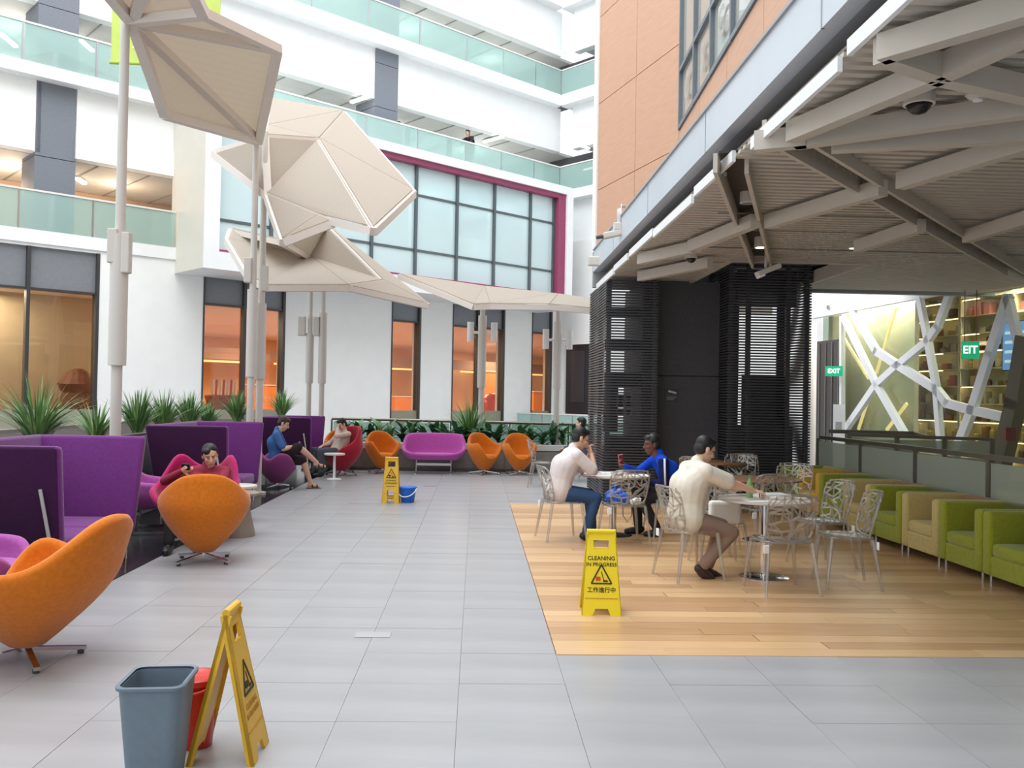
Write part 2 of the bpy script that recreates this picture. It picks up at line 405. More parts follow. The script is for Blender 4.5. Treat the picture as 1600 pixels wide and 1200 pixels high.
dr = wobj(MB().box(.45, 2.6, .1, .2, 1.0, 3.85), 'door_1', mat('door_dark', (40,38,44), .3), F=GM, **STRUCT)
MB().box(.75, 1.5, .08, .1, 1.5, 3.6).build('door_leaf', mat('door_leaf_dark', (58,56,62), .3), dr)
balustrade('trim_30', -.3, 6, [1.4, 3.0], .0, '', F=GM, y=-2.2)

# ---- ceiling lamps along the galleries
lampspots = [(-21.2, 8.7, 2.2), (-18.3, 8.7, 2.2)]
def gallery_lamp(px, py, px2, py2, z, lab):
    n = Vector((0, 0, 1)); a_ = onplane(px, py, (0,0,z), n); b_ = onplane(px2, py2, (0,0,z), n)
    t = thing('tube_lamp', lab, 'ceiling lamp', (a_+b_)/2, 0, 'gallery tube lamps')
    c = (a_+b_)/2
    MB().bar(a_-c, b_-c, .12, .06).build('lamp_tube', m_lamp, t)
    MB().bar(a_-c+Vector((0,0,.045)), b_-c+Vector((0,0,.045)), .16, .04).build('lamp_housing', m_white, t)
gallery_lamp(0, 52, 25, 73, 11.98, 'lit tube lamp seen through the upper gallery glass at the photo edge')
gallery_lamp(126, 63, 145, 80, 11.98, 'lit tube lamp seen through the upper gallery glass beside the lime banner')
gallery_lamp(120, 279, 132, 287, 7.92, 'small lit tube lamp under the lower gallery ceiling')
gallery_lamp(549, 160, 576, 151, 11.98, 'lit tube lamp under the gallery soffit beside the grey column')
gallery_lamp(756, 222, 785, 214, 11.98, 'lit tube lamp above the standing gallery visitor')
gallery_lamp(866, 77, 891, 90, 16.05, 'lit tube lamp under the topmost corner soffit')
gallery_lamp(902, 225, 920, 232, 12.0, 'lit tube lamp under the middle corner soffit')

# ---- restaurant behind the podium windows
m_rwall = mat('restaurant_wall', (234,186,138), .7, var=.25, scale=.35)
m_rceil = mat('restaurant_ceiling', (238,224,216), .7)
m_rbulk = mat('restaurant_bulkhead', (150,112,92), .7)
DR = 17.
wobj(MB().box(-27, 20, DR, DR+.2, 0, 4.6), 'wall_restaurant', m_rwall, **STRUCT)
wobj(MB().box(-27, 20, .5, DR, 4.4, 4.6), 'ceiling_restaurant', m_rceil, **STRUCT)
wobj(MB().box(-27, 20, .5, DR, .0, .05), 'floor_restaurant', mat('restaurant_floor', (170,120,88), .5, var=.2, scale=2), **STRUCT)
wobj(MB().box(-27, 20, DR-2.6, DR-2.3, 3.2, 3.75), 'trim_40', m_rbulk, **STRUCT)
wobj(MB().box(-22.6, -17.2, 2.6, 2.9, 0.05, 4.4), 'wall_restaurant_screen', mat('screen_beige', (206,192,164), .7, var=.06, scale=2), **STRUCT)
m_rtab = mat('restaurant_table_white', (236,228,222), .4); m_rseat = mat('restaurant_seat_red', (196,78,58), .6); m_rcount = mat('restaurant_counter', (230,140,66), .5); m_rglow = emat('cove_glow', (255,196,120), 2.2)
for k, s in enumerate((-15, -9, -3, 3, 9, 14)):
    o = wobj(MB().box(s-2.2, s+2.2, DR-2.7, DR-2.62, 3.05, 3.13), 'trim_%d' % (41+k+1), m_rglow, **STRUCT)
def inside(px, py, y):  # wall-frame point seen through the window at depth y
    return WM.inverted() @ onplane(px, py, W0-WN*y, WN)
rt = 0
for px, y, lab in ((345, 6, 'behind the paired window'), (425, 6, 'beside the paired window mullion'), (635, 5, 'behind the narrow window'), (722, 6, 'behind the wider window'), (848, 5, 'behind the last window')):
    q = WM @ inside(px, 625, y); q.z = .05
    t = thing('restaurant_table', 'white round restaurant table with red chairs, seen through the glass %s' % lab, 'table', q, 0, 'restaurant tables')
    MB().lathe([(.5,.72),(.5,.76)], 24).build('table_top', m_rtab, t); MB().tube((0,0,0),(0,0,.72),.05).build('column', m_steel, t)
    for a in range(4):
        c, d = math.cos(a*PI/2+.5)*.75, math.sin(a*PI/2+.5)*.75
        ch = thing('restaurant_chair', 'red restaurant chair %s, %s' % (('deepest', 'right', 'nearest the glass', 'left')[a]+' of its table', lab), 'chair', (q.x+c, q.y+d, .05), a*PI/2+.5-PI/2, 'restaurant chairs')
        MB().rbox(0,0,.45,.42,.42,.08,.02).build('seat', m_rseat, ch); MB().rbox(0,.2,.72,.42,.06,.46,.02).build('backrest', m_rseat, ch)
        for sx in (-1,1):
            for sy in (-1,1): MB().tube((sx*.17,sy*.17,0),(sx*.17,sy*.17,.42),.015,.015,6).build('leg', m_steel, ch)
q = WM @ inside(770, 606, 2.0); t = thing('red_apple_sculpture', 'glossy red apple-shaped sculpture behind the wider window', 'sculpture', (q.x, q.y, .05))
MB().lathe([(.05,.55),(.3,.6),(.48,.95),(.5,1.35),(.36,1.68),(.12,1.74),(.02,1.66)], 28).build('apple', mat('apple_red', (196,60,34), .25), t, smooth=True); MB().lathe([(.3,0),(.3,.5),(.12,.56)], 24).build('plinth', m_rtab, t)
q = WM @ inside(350, 612, 2.2); t = thing('striped_bowl_display', 'large striped basket display behind the paired window', 'display', (q.x, q.y, .05))
MB().lathe([(.2,.9),(.5,1.1),(.62,1.45),(.6,1.5)], 20).build('basket', mat('basket_brown', (150,84,60), .6), t)
for a in range(7): MB().bar((-.36+.12*a,-.1,1.35),(-.36+.12*a,.0,2.0),.07,.05).build('stick', m_rseat if a % 2 else m_rtab, t)
MB().lathe([(.35,0),(.35,.86),(.2,.9)], 20).build('stand', m_rcount, t)
q = WM @ inside(122, 600, 1.5); t = thing('brown_figure_display', 'brown carved display behind the glass of the nearest window', 'display', (q.x, q.y, .05))
MB().lathe([(.45,0),(.45,.9),(.5,1.0),(.42,1.5),(.55,1.75),(.3,2.1),(.1,2.2)], 16).build('carving', mat('carving_brown', (128,84,62), .6, var=.3, scale=5), t); MB().lathe([(.55,0),(.55,.1)], 20).build('plinth', m_rcount, t)
for px, y, w, z0, z1, lab in ((415, 9, 1.6, 0, 1.9, 'behind the paired window'), (640, 9, 1.7, 0, 1.5, 'behind the narrow window'), (770, 9, 1.2, 0, 2.9, 'behind the apple sculpture'), (850, 9, 1.6, 0, 1.9, 'behind the last window')):
    q = WM @ inside(px, 620, y); t = thing('restaurant_counter', 'amber restaurant counter seen deep %s' % lab, 'counter', (q.x, q.y, .05), PI/2-WA, 'restaurant counters')
    MB().box(-w/2, w/2, 0, .6, z0, z1).build('body', m_rcount, t); MB().box(-w/2-.05, w/2+.05, -.05, .65, z1, z1+.05).build('top', m_rtab, t)
for k, (s, y, e) in enumerate(((-21, 1.6, 90), (-19, 6, 120), (-14, 5, 200), (-14, 12, 200), (-7.5, 5, 200), (-7, 12, 200), (-2, 5, 200), (0, 12, 200), (5, 8, 200), (9, 13, 200))):
    L = bpy.data.lights.new('restaurant_lamp', 'AREA'); L.size = 2.2; L.energy = e; L.color = (1, .86, .70); L.energy *= 2.2
    lo = bpy.data.objects.new('restaurant_lamp', L); COL.objects.link(lo); lo.location = WM @ Vector((s, y, 4.3))
for s in (-14, -10.5, -7, -3.5):  # unseen area lights added inside the portal to brighten its glass and blinds
    L = bpy.data.lights.new('portal_room_lamp', 'AREA'); L.size = 2.5; L.size_y = .8; L.shape = 'RECTANGLE'; L.energy = 70
    lo = bpy.data.objects.new('portal_room_lamp', L); COL.objects.link(lo); lo.location = WM @ Vector((s, -.6, 9.3)); lo.rotation_euler = (0, 0, PI/2-WA)
# dark slim posts on the upper gallery
for k, (px, py, y) in enumerate(((492,156,2.4), (566,176,2.4), (637,196,2.4), (702,217,2.4))):
    q = inside(px, py, y); o = wobj(MB().box(-.09,.09,-.06,.06,0,q.z-10.25), 'gallery_post', m_dkframe); o.matrix_world = WM @ Matrix.Translation((q.x, y, 10.25))
    tag(o, 'slim dark post behind the gallery glass, %s' % ('hidden most by the middle canopy','beside the grey column','above the portal corner of glass','next to the standing visitor')[k], 'post', 'gallery posts')
# unseen point lights added to brighten the gallery soffits and walls
for s, y, z, e, c in ((-20, 2.6, 7.4, 90, (1,.72,.5)), (-17, 2.6, 7.4, 60, (1,.72,.5)), (-20, 2.8, 11.5, 80, (1,.9,.8)), (-13, 2.8, 11.5, 60, (1,.98,.95)), (-7.5, 2.8, 11.5, 60, (1,.98,.95)), (-2.5, 2.8, 11.5, 60, (1,.98,.95)), (-11, 2.8, 15.6, 60, (1,.98,.95)), (-6, 2.8, 15.6, 60, (1,.98,.95)), (-1.5, 2.8, 15.6, 50, (1,.98,.95)), (-20, 2.8, 15.6, 80, (1,.9,.8))):
    L = bpy.data.lights.new('gallery_light', 'POINT'); L.shadow_soft_size = .3; L.energy = e; L.color = c
    lo = bpy.data.objects.new('gallery_light', L); COL.objects.link(lo); lo.location = WM @ Vector((s, y, z))

# ------------------------------------------------------------------ right building: fascia, soffit, terracotta block
FX, YE = 2.0, 15.6
fz0, fz1 = 3.865, 4.23
fas = MB().box(FX, FX+.12, -4, YE, fz0, fz1).build('wall_fascia', m_fascia, **STRUCT)
for y in (2.5, 5.2, 7.9, 10.6, 13.3): MB().box(FX-.004, FX+.02, y-.006, y+.006, fz0, fz1).build('panel_joint', m_sofd, fas)
MB().box(FX-.02, FX+.2, -4, YE, fz1, fz1+.025).build('cap_strip', m_sofd, fas)
MB().box(FX+.12, 9.2, -4, YE, fz0+.02, fz0+.06).build('ceiling_soffit', m_sofd, **STRUCT)
MB().box(FX+.12, 9.2, -4, YE, 3.98, 4.12).build('ceiling_roof_slab', m_sofd, **STRUCT)
MB().box(FX, 9.2, YE, YE+.12, 3.6, fz1).build('wall_fascia_end', m_sofd, **STRUCT)
# terracotta block: face 1 (angled), face 2 (window)
C0 = Vector((2.83, 12.7, 0)); d1 = Vector((-math.sin(math.radians(16)), math.cos(math.radians(16)), 0)); d2 = Vector((-.049, -1, 0)).normalized()
E1 = C0 + d1*3.0
n1 = Vector((-d1.y, d1.x, 0)); n1 = -n1 if n1.dot(-C0) < 0 else n1
n2 = Vector((-1, .049, 0)).normalized()
zj = [4.2, 5.27, 6.78, 8.3, 9.8, 11.4, 13.0, 16.0]
tb_ = MB().slab([E1-n1*.06, C0-n1*.06, C0+d2*14-n2*.06, C0+d2*14+Vector((8,0,0)), E1+Vector((8,2,0))], (0,0,12))
for i in range(len(tb_.v)): tb_.v[i] = (tb_.v[i][0], tb_.v[i][1], tb_.v[i][2]+4.12)
terr = tb_.build('wall_terracotta', mat('terracotta_core', (120,82,62), .8), **STRUCT)
g = .012
for za, zb in zip(zj, zj[1:]):
    for t0, t1 in ((0, 1.42), (1.42, 3.0)):
        p, q = C0+d1*(t0+g/2), C0+d1*(t1-g/2)
        MB().slab([p+Vector((0,0,za+g/2)), q+Vector((0,0,za+g/2)), q+Vector((0,0,zb-g/2)), p+Vector((0,0,zb-g/2))], -n1*.05).build('cladding_panel', m_orange, terr)
MB().slab([E1+n1*.03-d1*.12+Vector((0,0,4.2)), E1+n1*.03+d1*.03+Vector((0,0,4.2)), E1-n1*.1+d1*.03+Vector((0,0,4.2)), E1-n1*.1-d1*.12+Vector((0,0,4.2))], (0,0,12)).build('trim_41', m_white, **STRUCT)
# face 2: band of cladding below the window, window with mullions
zw = 5.5
for k in range(9):
    p, q = C0+d2*(1.5*k+g/2), C0+d2*(1.5*(k+1)-g/2)
    for za, zb in ((4.2, zw),):
        MB().slab([p+Vector((0,0,za)), q+Vector((0,0,za)), q+Vector((0,0,zb)), p+Vector((0,0,zb))], -n2*.05).build('cladding_panel', m_orange, terr)
    MB().slab([p+Vector((0,0,9.2)), q+Vector((0,0,9.2)), q+Vector((0,0,14)), p+Vector((0,0,14))], -n2*.05).build('cladding_panel', m_orange, terr)
wm = MB()
for k in range(13):
    p = C0+d2*(.08+1.05*k); wm.bar(p+n2*.0+Vector((0,0,zw)), p+Vector((0,0,9.2)), .055, .05, up=(0,1,0))
for z in (zw+.04, zw+.85, 8.0): wm.bar(C0+d2*.05+Vector((0,0,z)), C0+d2*13+Vector((0,0,z)), .05, .06)
w7 = wm.build('window_7', mat('mullion_light', (116,126,134), .4, metal=.2), **STRUCT)
MB().slab([C0+d2*.1-n2*.035+Vector((0,0,zw)), C0+d2*12.7-n2*.035+Vector((0,0,zw)), C0+d2*12.7-n2*.035+Vector((0,0,9.2)), C0+d2*.1-n2*.035+Vector((0,0,9.2))], -n2*.01).build('roller_blind', mat('blind_cream', (232,226,218), .8), w7)  # cream sheet added behind the glass only to lighten the panes
m_win7 = glassmat('upper_window_glass', (235,238,238), .12, .25, (222,222,218))
for k in range(12):
    p, q = C0+d2*(.12+1.05*k)-n2*.02, C0+d2*(.08+1.05*(k+1))-n2*.02
    for za, zb in ((zw+.08, zw+.81), (zw+.89, 7.96), (8.04, 9.2)):
        MB().slab([p+Vector((0,0,za)), q+Vector((0,0,za)), q+Vector((0,0,zb)), p+Vector((0,0,zb))], -n2*.02).build('pane', m_win7, w7)

m_decal = mat('window_decal', (176,176,168), .7)
for k, ch in enumerate('CSCS'):
    pc = C0+d2*(.62+1.05*k)+n2*.012+Vector((0,0,zw+.42)); xx = Vector((0,0,1)).cross(n2)
    text_mesh('decal_letter', ch, .48, m_decal, w7, Matrix(((xx.x,0,n2.x,pc.x),(xx.y,0,n2.y,pc.y),(0,1,0,pc.z),(0,0,0,1))), .001)
# ------------------------------------------------------------------ slatted canopy ceiling
ZC = 3.60
def slotA(y): return 2.05+(y-7.25)*(4.0-2.05)/(12.5-7.25)
def slotB(y): return 2.15+(y-6.3)*(7.4-2.15)/(12.2-6.3)
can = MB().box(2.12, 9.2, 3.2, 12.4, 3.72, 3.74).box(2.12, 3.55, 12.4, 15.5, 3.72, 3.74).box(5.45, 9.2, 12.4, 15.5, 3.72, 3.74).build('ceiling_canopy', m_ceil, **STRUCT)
pitch = .125; y = 3.3; k = 0; slat_me = {}
while y < 15.4:
    cuts = []
    if 7.2 < y < 12.4: cuts.append((slotA(y)-.13, slotA(y)+.13))
    if y > 12.38: cuts.append((3.55, 5.45))
    if 6.2 < y < 13.5: cuts.append((slotB(y)-.16, slotB(y)+.16))
    cuts.sort(); x = 2.06; segs = []
    for a_, b_ in cuts:
        if a_ > x+.05: segs.append((x, a_))
        x = max(x, b_)
    segs.append((x, 9.1))
    for a_, b_ in segs:
        l = round((b_-a_)/.1)*.1
        if l < .05: continue
        l = max(.1, b_-a_)
        o = MB().box(0, l, -.034, .034, 0, .03).build('slat', m_canopy, can); o.location = (a_, y, ZC+.03)
    y += pitch
# edge boards of the canopy panels
for y0, y1, x, dz in ((3.3, 4.9, 2.06, .02), (4.98, 6.6, 2.04, -.04), (7.15, 8.43, 2.06, .02), (8.45, 10.3, 2.04, -.04), (10.4, 12.0, 2.05, .0), (12.1, 13.3, 2.04, -.02), (13.4, 15.3, 2.05, -.04)):
    MB().box(x-.03, x, y0, y1, ZC-.03+dz, ZC+.06+dz).build('edge_board', m_white, can)
# beams below the slats
def zp(px, py, z=ZC-.08): return ground(px, py, z)
beams = [((1237,207),(1467,110)), ((1377,77),(1620,4)), ((1243,217),(1640,161)), ((1300,223),(1640,205)), ((1407,283),(1640,211)), ((1473,107),(1640,30)), ((1200,347),(1380,293)), ((1467,110),(1640,150)), ((1377,77),(1467,108)), ((1080,385),(1180,345)), ((1000,405),(1090,385)), ((1340,385),(1440,352)), ((1000,432),(1110,410)), ((1510,370),(1640,330)), ((1180,222),(1260,214))]
for (a_, b_) in beams:
    MB().bar(zp(*a_), zp(*b_), .10, .14).build('beam', m_canopy, can)
# channel edges along the two slots
for f_, ya, yb, hw in ((slotA, 7.25, 12.4, .13), (slotB, 6.35, 12.6, .16)):
    for sgn in (-1, 1):
        MB().bar((f_(ya)+sgn*hw, ya, ZC-.0), (f_(yb)+sgn*hw, yb, ZC-.0), .035, .16).build('channel_edge', m_canopy, can)
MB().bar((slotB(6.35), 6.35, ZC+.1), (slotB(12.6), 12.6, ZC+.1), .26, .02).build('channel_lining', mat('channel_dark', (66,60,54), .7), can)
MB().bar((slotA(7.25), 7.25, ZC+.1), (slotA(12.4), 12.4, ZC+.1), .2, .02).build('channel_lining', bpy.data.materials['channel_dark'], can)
# dark seams on the far panels
for y in (9.3, 10.2, 11.4, 12.6): MB().box(2.5, 7.5 if y < 12.4 else 3.5, y-.012, y+.012, ZC+.02, ZC+.029).build('panel_seam', m_ceil, can)
MB().box(3.5, 5.5, 12.36, 12.42, ZC+.0, ZC+.2).box(3.5, 3.56, 12.42, 15.5, ZC, ZC+.2).box(5.44, 5.5, 12.42, 15.5, ZC, ZC+.2).build('opening_frame', m_canopy, can)
m_spot = emat('downlight_glow', (255,225,170), 7)
m_fix = mat('fixture_white', (215,210,202), .5)
def downlight(px, py, lab):
    p = zp(px, py, ZC+.03); t = thing('downlight', lab, 'ceiling light', p, 0, 'recessed downlights')
    MB().lathe([(.085,.0),(.085,-.012),(.062,-.012),(.062,.0)], 20).build('trim_ring', m_fix, t)
    MB().lathe([(.0,-.006),(.062,-.006),(.062,-.003),(.0,-.003)], 20).build('lens', m_spot, t)
downlight(1116, 371, 'small glowing recessed downlight between the security dome and the slatted tower')
downlight(1335, 387, 'small glowing recessed downlight above the lit shop bulkhead')
def can_light(px, py, z, lab, on):
    p = ground(px, py, z); t = thing('cylinder_spotlight', lab, 'spotlight', p, 0, 'cylinder spots in the ceiling slot')
    MB().lathe([(.07,0),(.075,.005),(.075,.2),(.06,.21)], 20).build('can', m_fix, t)
    MB().lathe([(.0,-.002),(.06,-.002),(.06,.002),(.0,.002)], 20).build('lens', m_spot if on else m_steel, t)
    MB().tube((0,0,.2), (0,0,3.74-p.z), .012).build('stem', m_fix, t)
can_light(1168, 318, ZC-.02, 'unlit white cylinder spotlight nearer the canopy edge', False)
can_light(1188, 387, ZC-.04, 'glowing white cylinder spotlight in the dark ceiling slot', True)
def dome(px, py, lab, r=.075):
    p = zp(px, py, ZC-.005); t = thing('security_dome', lab, 'camera', p, 0, 'dome cameras')
    MB().lathe([(r*1.15,.035),(r*1.15,-.03),(r*.95,-.035),(r*.95,.0)], 20).build('housing', m_fix, t, smooth=False)
    MB().lathe([(r*.9,-.03),(r*.8,-.06),(r*.5,-.085),(.002,-.095)], 20).build('dome_glass', mat('dome_dark', (40,36,34), .1) if 'dome_dark' not in bpy.data.materials else bpy.data.materials['dome_dark'], t, smooth=True)
dome(1436, 156, 'large security dome camera hanging under the near slatted ceiling', .085)
dome(1080, 400, 'small far security dome camera above the charcoal panel', .075)
p = zp(1528, 148, ZC+.0); t = thing('smoke_detector', 'flat white smoke detector disc on the slatted ceiling', 'smoke detector', p)
MB().lathe([(.07,.03),(.075,0),(.05,-.025),(.0,-.03)], 20).build('casing', m_fix, t, smooth=True); MB().lathe([(.03,-.028),(.03,-.04),(.0,-.042)], 16).build('sensor', m_white, t)
# projector like fitting at the slot end
p = ground(1200, 422, 3.42); t = thing('floodlight', 'white tilted floodlight hanging in front of the slatted tower', 'spotlight', p)
T_ = Matrix.Rotation(math.radians(-22), 4, 'Y')
MB().rbox(0, 0, 0, .34, .16, .07, .015, T=T_).build('head', m_fix, t); MB().rbox(-.12, 0, -.03, .09, .15, .06, .012, T=T_).build('lens_box', m_white, t)
MB().tube((-.03,0,.03), (-.03,0,.34), .02).build('bracket', m_fix, t)
# street-side camera on a bent pipe
p0 = Vector((2.0, 12.6, 4.08)); t = thing('surveillance_camera', 'white surveillance camera on a bent pipe arm fixed to the metal fascia', 'camera', p0)
pe = at(968, 322, 12.6)-p0; pd = at(965, 350, 12.6)-p0
MB().path([(0,0,pe.z), (pe.x+.06,0,pe.z), (pe.x,0,pe.z-.05), (pe.x,0,pd.z)], .035, 12).build('pipe_arm', m_white, t, smooth=True)
MB().rbox(pd.x, 0, pd.z-.04, .12, .12, .12, .02).build('mount', m_fix, t)
MB().rbox(pd.x-.03, 0, pd.z-.13, .36, .12, .09, .02, T=Matrix.Translation((pd.x,0,pd.z-.13)) @ Matrix.Rotation(math.radians(-14),4,'Y') @ Matrix.Translation((-pd.x,0,-pd.z+.13))).build('camera_body', m_fix, t)
MB().tube((pd.x-.2,0,pd.z-.18), (pd.x-.3,0,pd.z-.2), .03, .026).build('lens', m_char, t)
t = tag(MB().rbox(0,0,0,.2,.1,.16,.02).build('junction_box', m_fix), 'small grey junction box on the far end of the metal fascia', 'box'); t.location = (1.92, 14.9, 3.95)

# ------------------------------------------------------------------ black slatted towers
def tower(label, x0, x1, y0, y1, ztop, cross=(), posts=()):
    t = thing('slatted_tower', label, 'tower', (x0, y0, 0), 0, 'black slatted towers')
    W, D = x1-x0, y1-y0; s = .045; th = .03; k = 0; z = .03
    me = MB().box(0, W, 0, th, 0, .026).box(0, th, th, D, 0, .026).box(W-th, W, th, D, 0, .026); m0 = None
    while z < ztop-.03:
        if m0 is None: o = me.build('slat', m_black, t); m0 = o.data
        else: o = link('slat', m0, None, t)
        o.location = (0, 0, z); z += s
    for px, py in posts: MB().box(px-.035, px+.035, py-.035, py+.035, 0, ztop).build('post', m_black, t)
    for b_ in cross: MB().box(*b_).build('inner_board', m_char, t)
    return t
tower('black slatted tower at the far end beside the terracotta corner', 2.05, 2.90, 14.3, 16.4, 3.58,
      cross=((.05,.8,.25,.3,.0,1.05), (.05,.62,.5,.55,3.0,3.18), (.05,.8,.4,.45,1.85,2.1), (.62,.8,.1,1.9,.0,3.57), (.05,.3,.5,.55,1.1,1.85), (.05,.8,.4,.45,2.45,2.62)),
      posts=((.06,.06),(.79,.06),(.06,2.04),(.79,2.04),(.06,1.0)))
tower('wider black slatted tower beside the charcoal panel and the yellow armchairs', 4.03, 5.40, 14.3, 15.55, 3.87,
      cross=((.05,1.3,.6,.65,.0,1.25), (.4,1.1,.5,.55,1.25,2.1), (.05,.42,.8,.85,.0,3.86), (.98,1.1,.5,.55,1.25,3.86), (.3,1.3,.5,.55,3.25,3.86)),
      posts=((.06,.06),(1.31,.06),(.06,1.19),(1.31,1.19),(.35,.06),(1.0,.06)))
pn = MB().box(2.92, 4.02, 14.75, 14.85, 0, 2.04).box(2.92, 4.02, 14.75, 14.85, 2.06, 3.62).box(2.92, 4.02, 14.8, 14.9, 0, 3.62).build('wall_charcoal', m_char, **STRUCT)
pc = at(1049, 618, 14.74); MB().box(pc.x-.11, pc.x+.11, 14.735, 14.75, pc.z-.11, pc.z+.11).build('notice_plate', m_black, pn)
MB().rbox(pc.x, 14.73, pc.z+.06, .14, .02, .04, .008, T=Matrix.Translation(pc) @ Matrix.Rotation(.25,4,'Y') @ Matrix.Translation(-pc)).build('notice_emblem', m_steel, pn)
for i in range(3): MB().box(pc.x-.08, pc.x+.08-.02*i, 14.73, 14.736, pc.z-.03-.022*i, pc.z-.022-.022*i).build('notice_line', m_sofd, pn)
# board of round stickers and a water bottle seen through the slats
bd = thing('sticker_board', 'grey board with round stickers behind the slats of the far tower', 'board', at(975, 650, 14.55))
m_stk = mat('sticker_grey', (150,150,150), .6); m_stk2 = mat('sticker_light', (205,205,200), .6)
for i in range(2):
    for j in range(3):
        MB().box(-.12+i*.13, -.0+i*.13, 0, .02, .02+j*.115, .125+j*.115).build('sticker_tile', m_stk2 if (i+j) % 2 else m_stk, bd)
        MB().lathe([(.045,0),(.045,.004),(.03,.004),(.03,.0)], 16, (-.06+i*.13, 0, 0)).build('sticker_ring', m_char, bd)
        o = bd.children[-1] if False else None
for o in [c for c in COL.objects if c.parent == bd and c.name.startswith('sticker_ring')]:
    k = int(o.name.split('.')[1]) if '.' in o.name else 0
    o.rotation_euler = (PI/2, 0, 0); o.location = (0, -.001, .072+(k % 3)*.115)
wb = thing('water_bottle_drum', 'translucent blue water cooler drum behind the slats of the far tower', 'water bottle', (at(952, 700, 14.75).x, 14.75, .55))
m_blueg = mat('blue_bottle', (46,84,128), .15, spec=.6)
MB().lathe([(.1,0),(.13,.01),(.135,.1),(.125,.12),(.135,.14),(.135,.26),(.12,.32),(.05,.37),(.03,.38),(.03,.42),(.0,.42)], 24).build('drum', m_blueg, wb, smooth=True)
MB().box(-.15,.15,-.15,.15,-.55,0).build('cooler_stand', m_char, wb)

# ------------------------------------------------------------------ balustrades on the deck side
m_bglass = glassmat('deck_balustrade_glass', (214,222,212), .08, .5, (196,202,190))
m_railm = mat('rail_metal', (128,124,112), .35, metal=.7)
bal = thing('glass_balustrade', 'frosted glass balustrade with metal posts behind the lime and yellow armchairs', 'railing', (5.5, 10, 0))
MB().bar((0,-7,1.1), (0,4.1,1.1), .05, .055).build('handrail', m_railm, bal)
ys = [-7+1.6*i for i in range(8)]
for yy in ys: MB().box(-.02,.02,yy-.035,yy+.035,0,1.08).build('post', m_railm, bal)
for a_, b_ in zip(ys, ys[1:]): MB().box(-.006,.006,a_+.04,b_-.04,.05,1.04).build('glass_panel', m_bglass, bal)
bal2 = thing('glass_balustrade', 'second glass balustrade running across towards the lit shop', 'railing', (5.7, 13.5, 0))
x1 = at(1550, 687, 13.5).x-5.7
MB().bar((0,0,1.17), (x1,0,1.13), .05, .05).build('handrail', m_railm, bal2)
for i in range(4): xx = x1*i/3; MB().box(xx-.035,xx+.035,-.02,.02,0,1.14).build('post', m_railm, bal2)
for i in range(3): MB().box(x1*i/3+.04,x1*(i+1)/3-.04,-.006,.006,.05,1.1).build('glass_panel', m_bglass, bal2)
MB().bar((-.1,.5,1.2), (1.25,.5,1.19), .07, .06).build('handrail', m_railm, bal2)
MB().bar((1.25,.5,1.19), (1.25,.0,1.15), .05, .05).build('handrail_return', m_railm, bal2)

# ------------------------------------------------------------------ lit shop with the white lattice front
S0 = Vector((7.76, 20.5, 0)); sd = Vector((.16, -.987, 0)).normalized(); sn = Vector((-sd.y, sd.x, 0)); sn = -sn if sn.dot(-S0) < 0 else sn   # sn looks at us
def onS(px, py, off=0.): return onplane(px, py, S0+sn*off, sn)
SM = Matrix(((sd.x, -sn.x, 0, S0.x), (sd.y, -sn.y, 0, S0.y), (0,0,1,0), (0,0,0,1)))   # x along front (towards us), y into the shop
SI = SM.inverted()
def sobj(mb, name, m, parent=None, **k):
    o = mb.build(name, m, parent, **k)
    if parent is None: o.matrix_world = SM
    return o
m_shopw = mat('shop_wall', (214,205,186), .7, var=.05, scale=2)
m_bulk = mat('shop_bulkhead', (244,246,248), .6)
m_lat = mat('lattice_white', (236,238,242), .4)
sobj(MB().box(-6, 12, 4.0, 4.2, 0, 4.6), 'wall_shop_back', m_shopw, **STRUCT)
sobj(MB().box(-6, 12, .12, 4.0, 4.3, 4.4), 'ceiling_shop', m_shopw, **STRUCT)
sobj(MB().box(-6, 12, .12, 4.0, 0, .02), 'floor_shop', mat('shop_floor', (170,150,120), .4), **STRUCT)
sobj(MB().box(-3, -.05, -.1, .15, 0, 3.5), 'wall_shop_side', m_white2, **STRUCT)
# bulkhead above the lattice
b0, b1, b2 = SI @ onS(1276, 497), SI @ onS(1330, 487), SI @ onS(1480, 459)
sobj(MB().slab([(b0.x-2,-.06,b0.z-.05),(b0.x,-.06,b0.z),(b1.x,-.06,b1.z),(b2.x,-.06,b2.z),(b2.x+.3,-.06,4.9),(b0.x-2,-.06,4.9)], (0,.14,0)), 'wall_bulkhead', m_bulk, **STRUCT)
sg = onS(1293, 480, .1)
t = thing('wall_spotlight', 'small grey spotlight mounted on the lit white bulkhead', 'spotlight', sg)
MB().tube((0,0,0), (.16,.02,0), .05, .05).build('can', m_steel, t); MB().tube((.16,.02,0), (.24,.05,0), .02).build('stem', m_steel, t); MB().box(.23,.26,-.06,.1,-.06,.06).build('plate', m_steel, t)
d0, d1_ = SI @ onS(1277, 600), SI @ onS(1317, 600)
dr = sobj(MB().box(d0.x, d1_.x, -.02, .05, 0, 3.05), 'door_2', mat('door_glass_dark', (66,66,68), .25), **STRUCT)
for i in range(4): xx = d0.x+(d1_.x-d0.x)*(i+.5)/4; MB().box(xx-.015, xx+.015, -.04, -.02, 0, 3.0).build('door_stile', mat('stile_grey', (112,110,108), .4) if 'stile_grey' not in bpy.data.materials else bpy.data.materials['stile_grey'], dr)
lat = thing('lattice_front', 'white crossing lattice bars in front of the lit shop window', 'lattice', S0)
def bars(pts, w, name='lattice_bar', m=m_lat, off=.03, d=.1, parent=None):
    P = [onS(*p, off) for p in pts]
    for a_, b_ in zip(P, P[1:]):
        e = (b_-a_).normalized()*w*.3
        MB().bar(a_-e-(parent or lat).location, b_+e-(parent or lat).location, w, d, up=sn).build(name, m, parent or lat)
c6 = lambda L: [(1260+x/4.285, 440+y/4.285) for x, y in L]
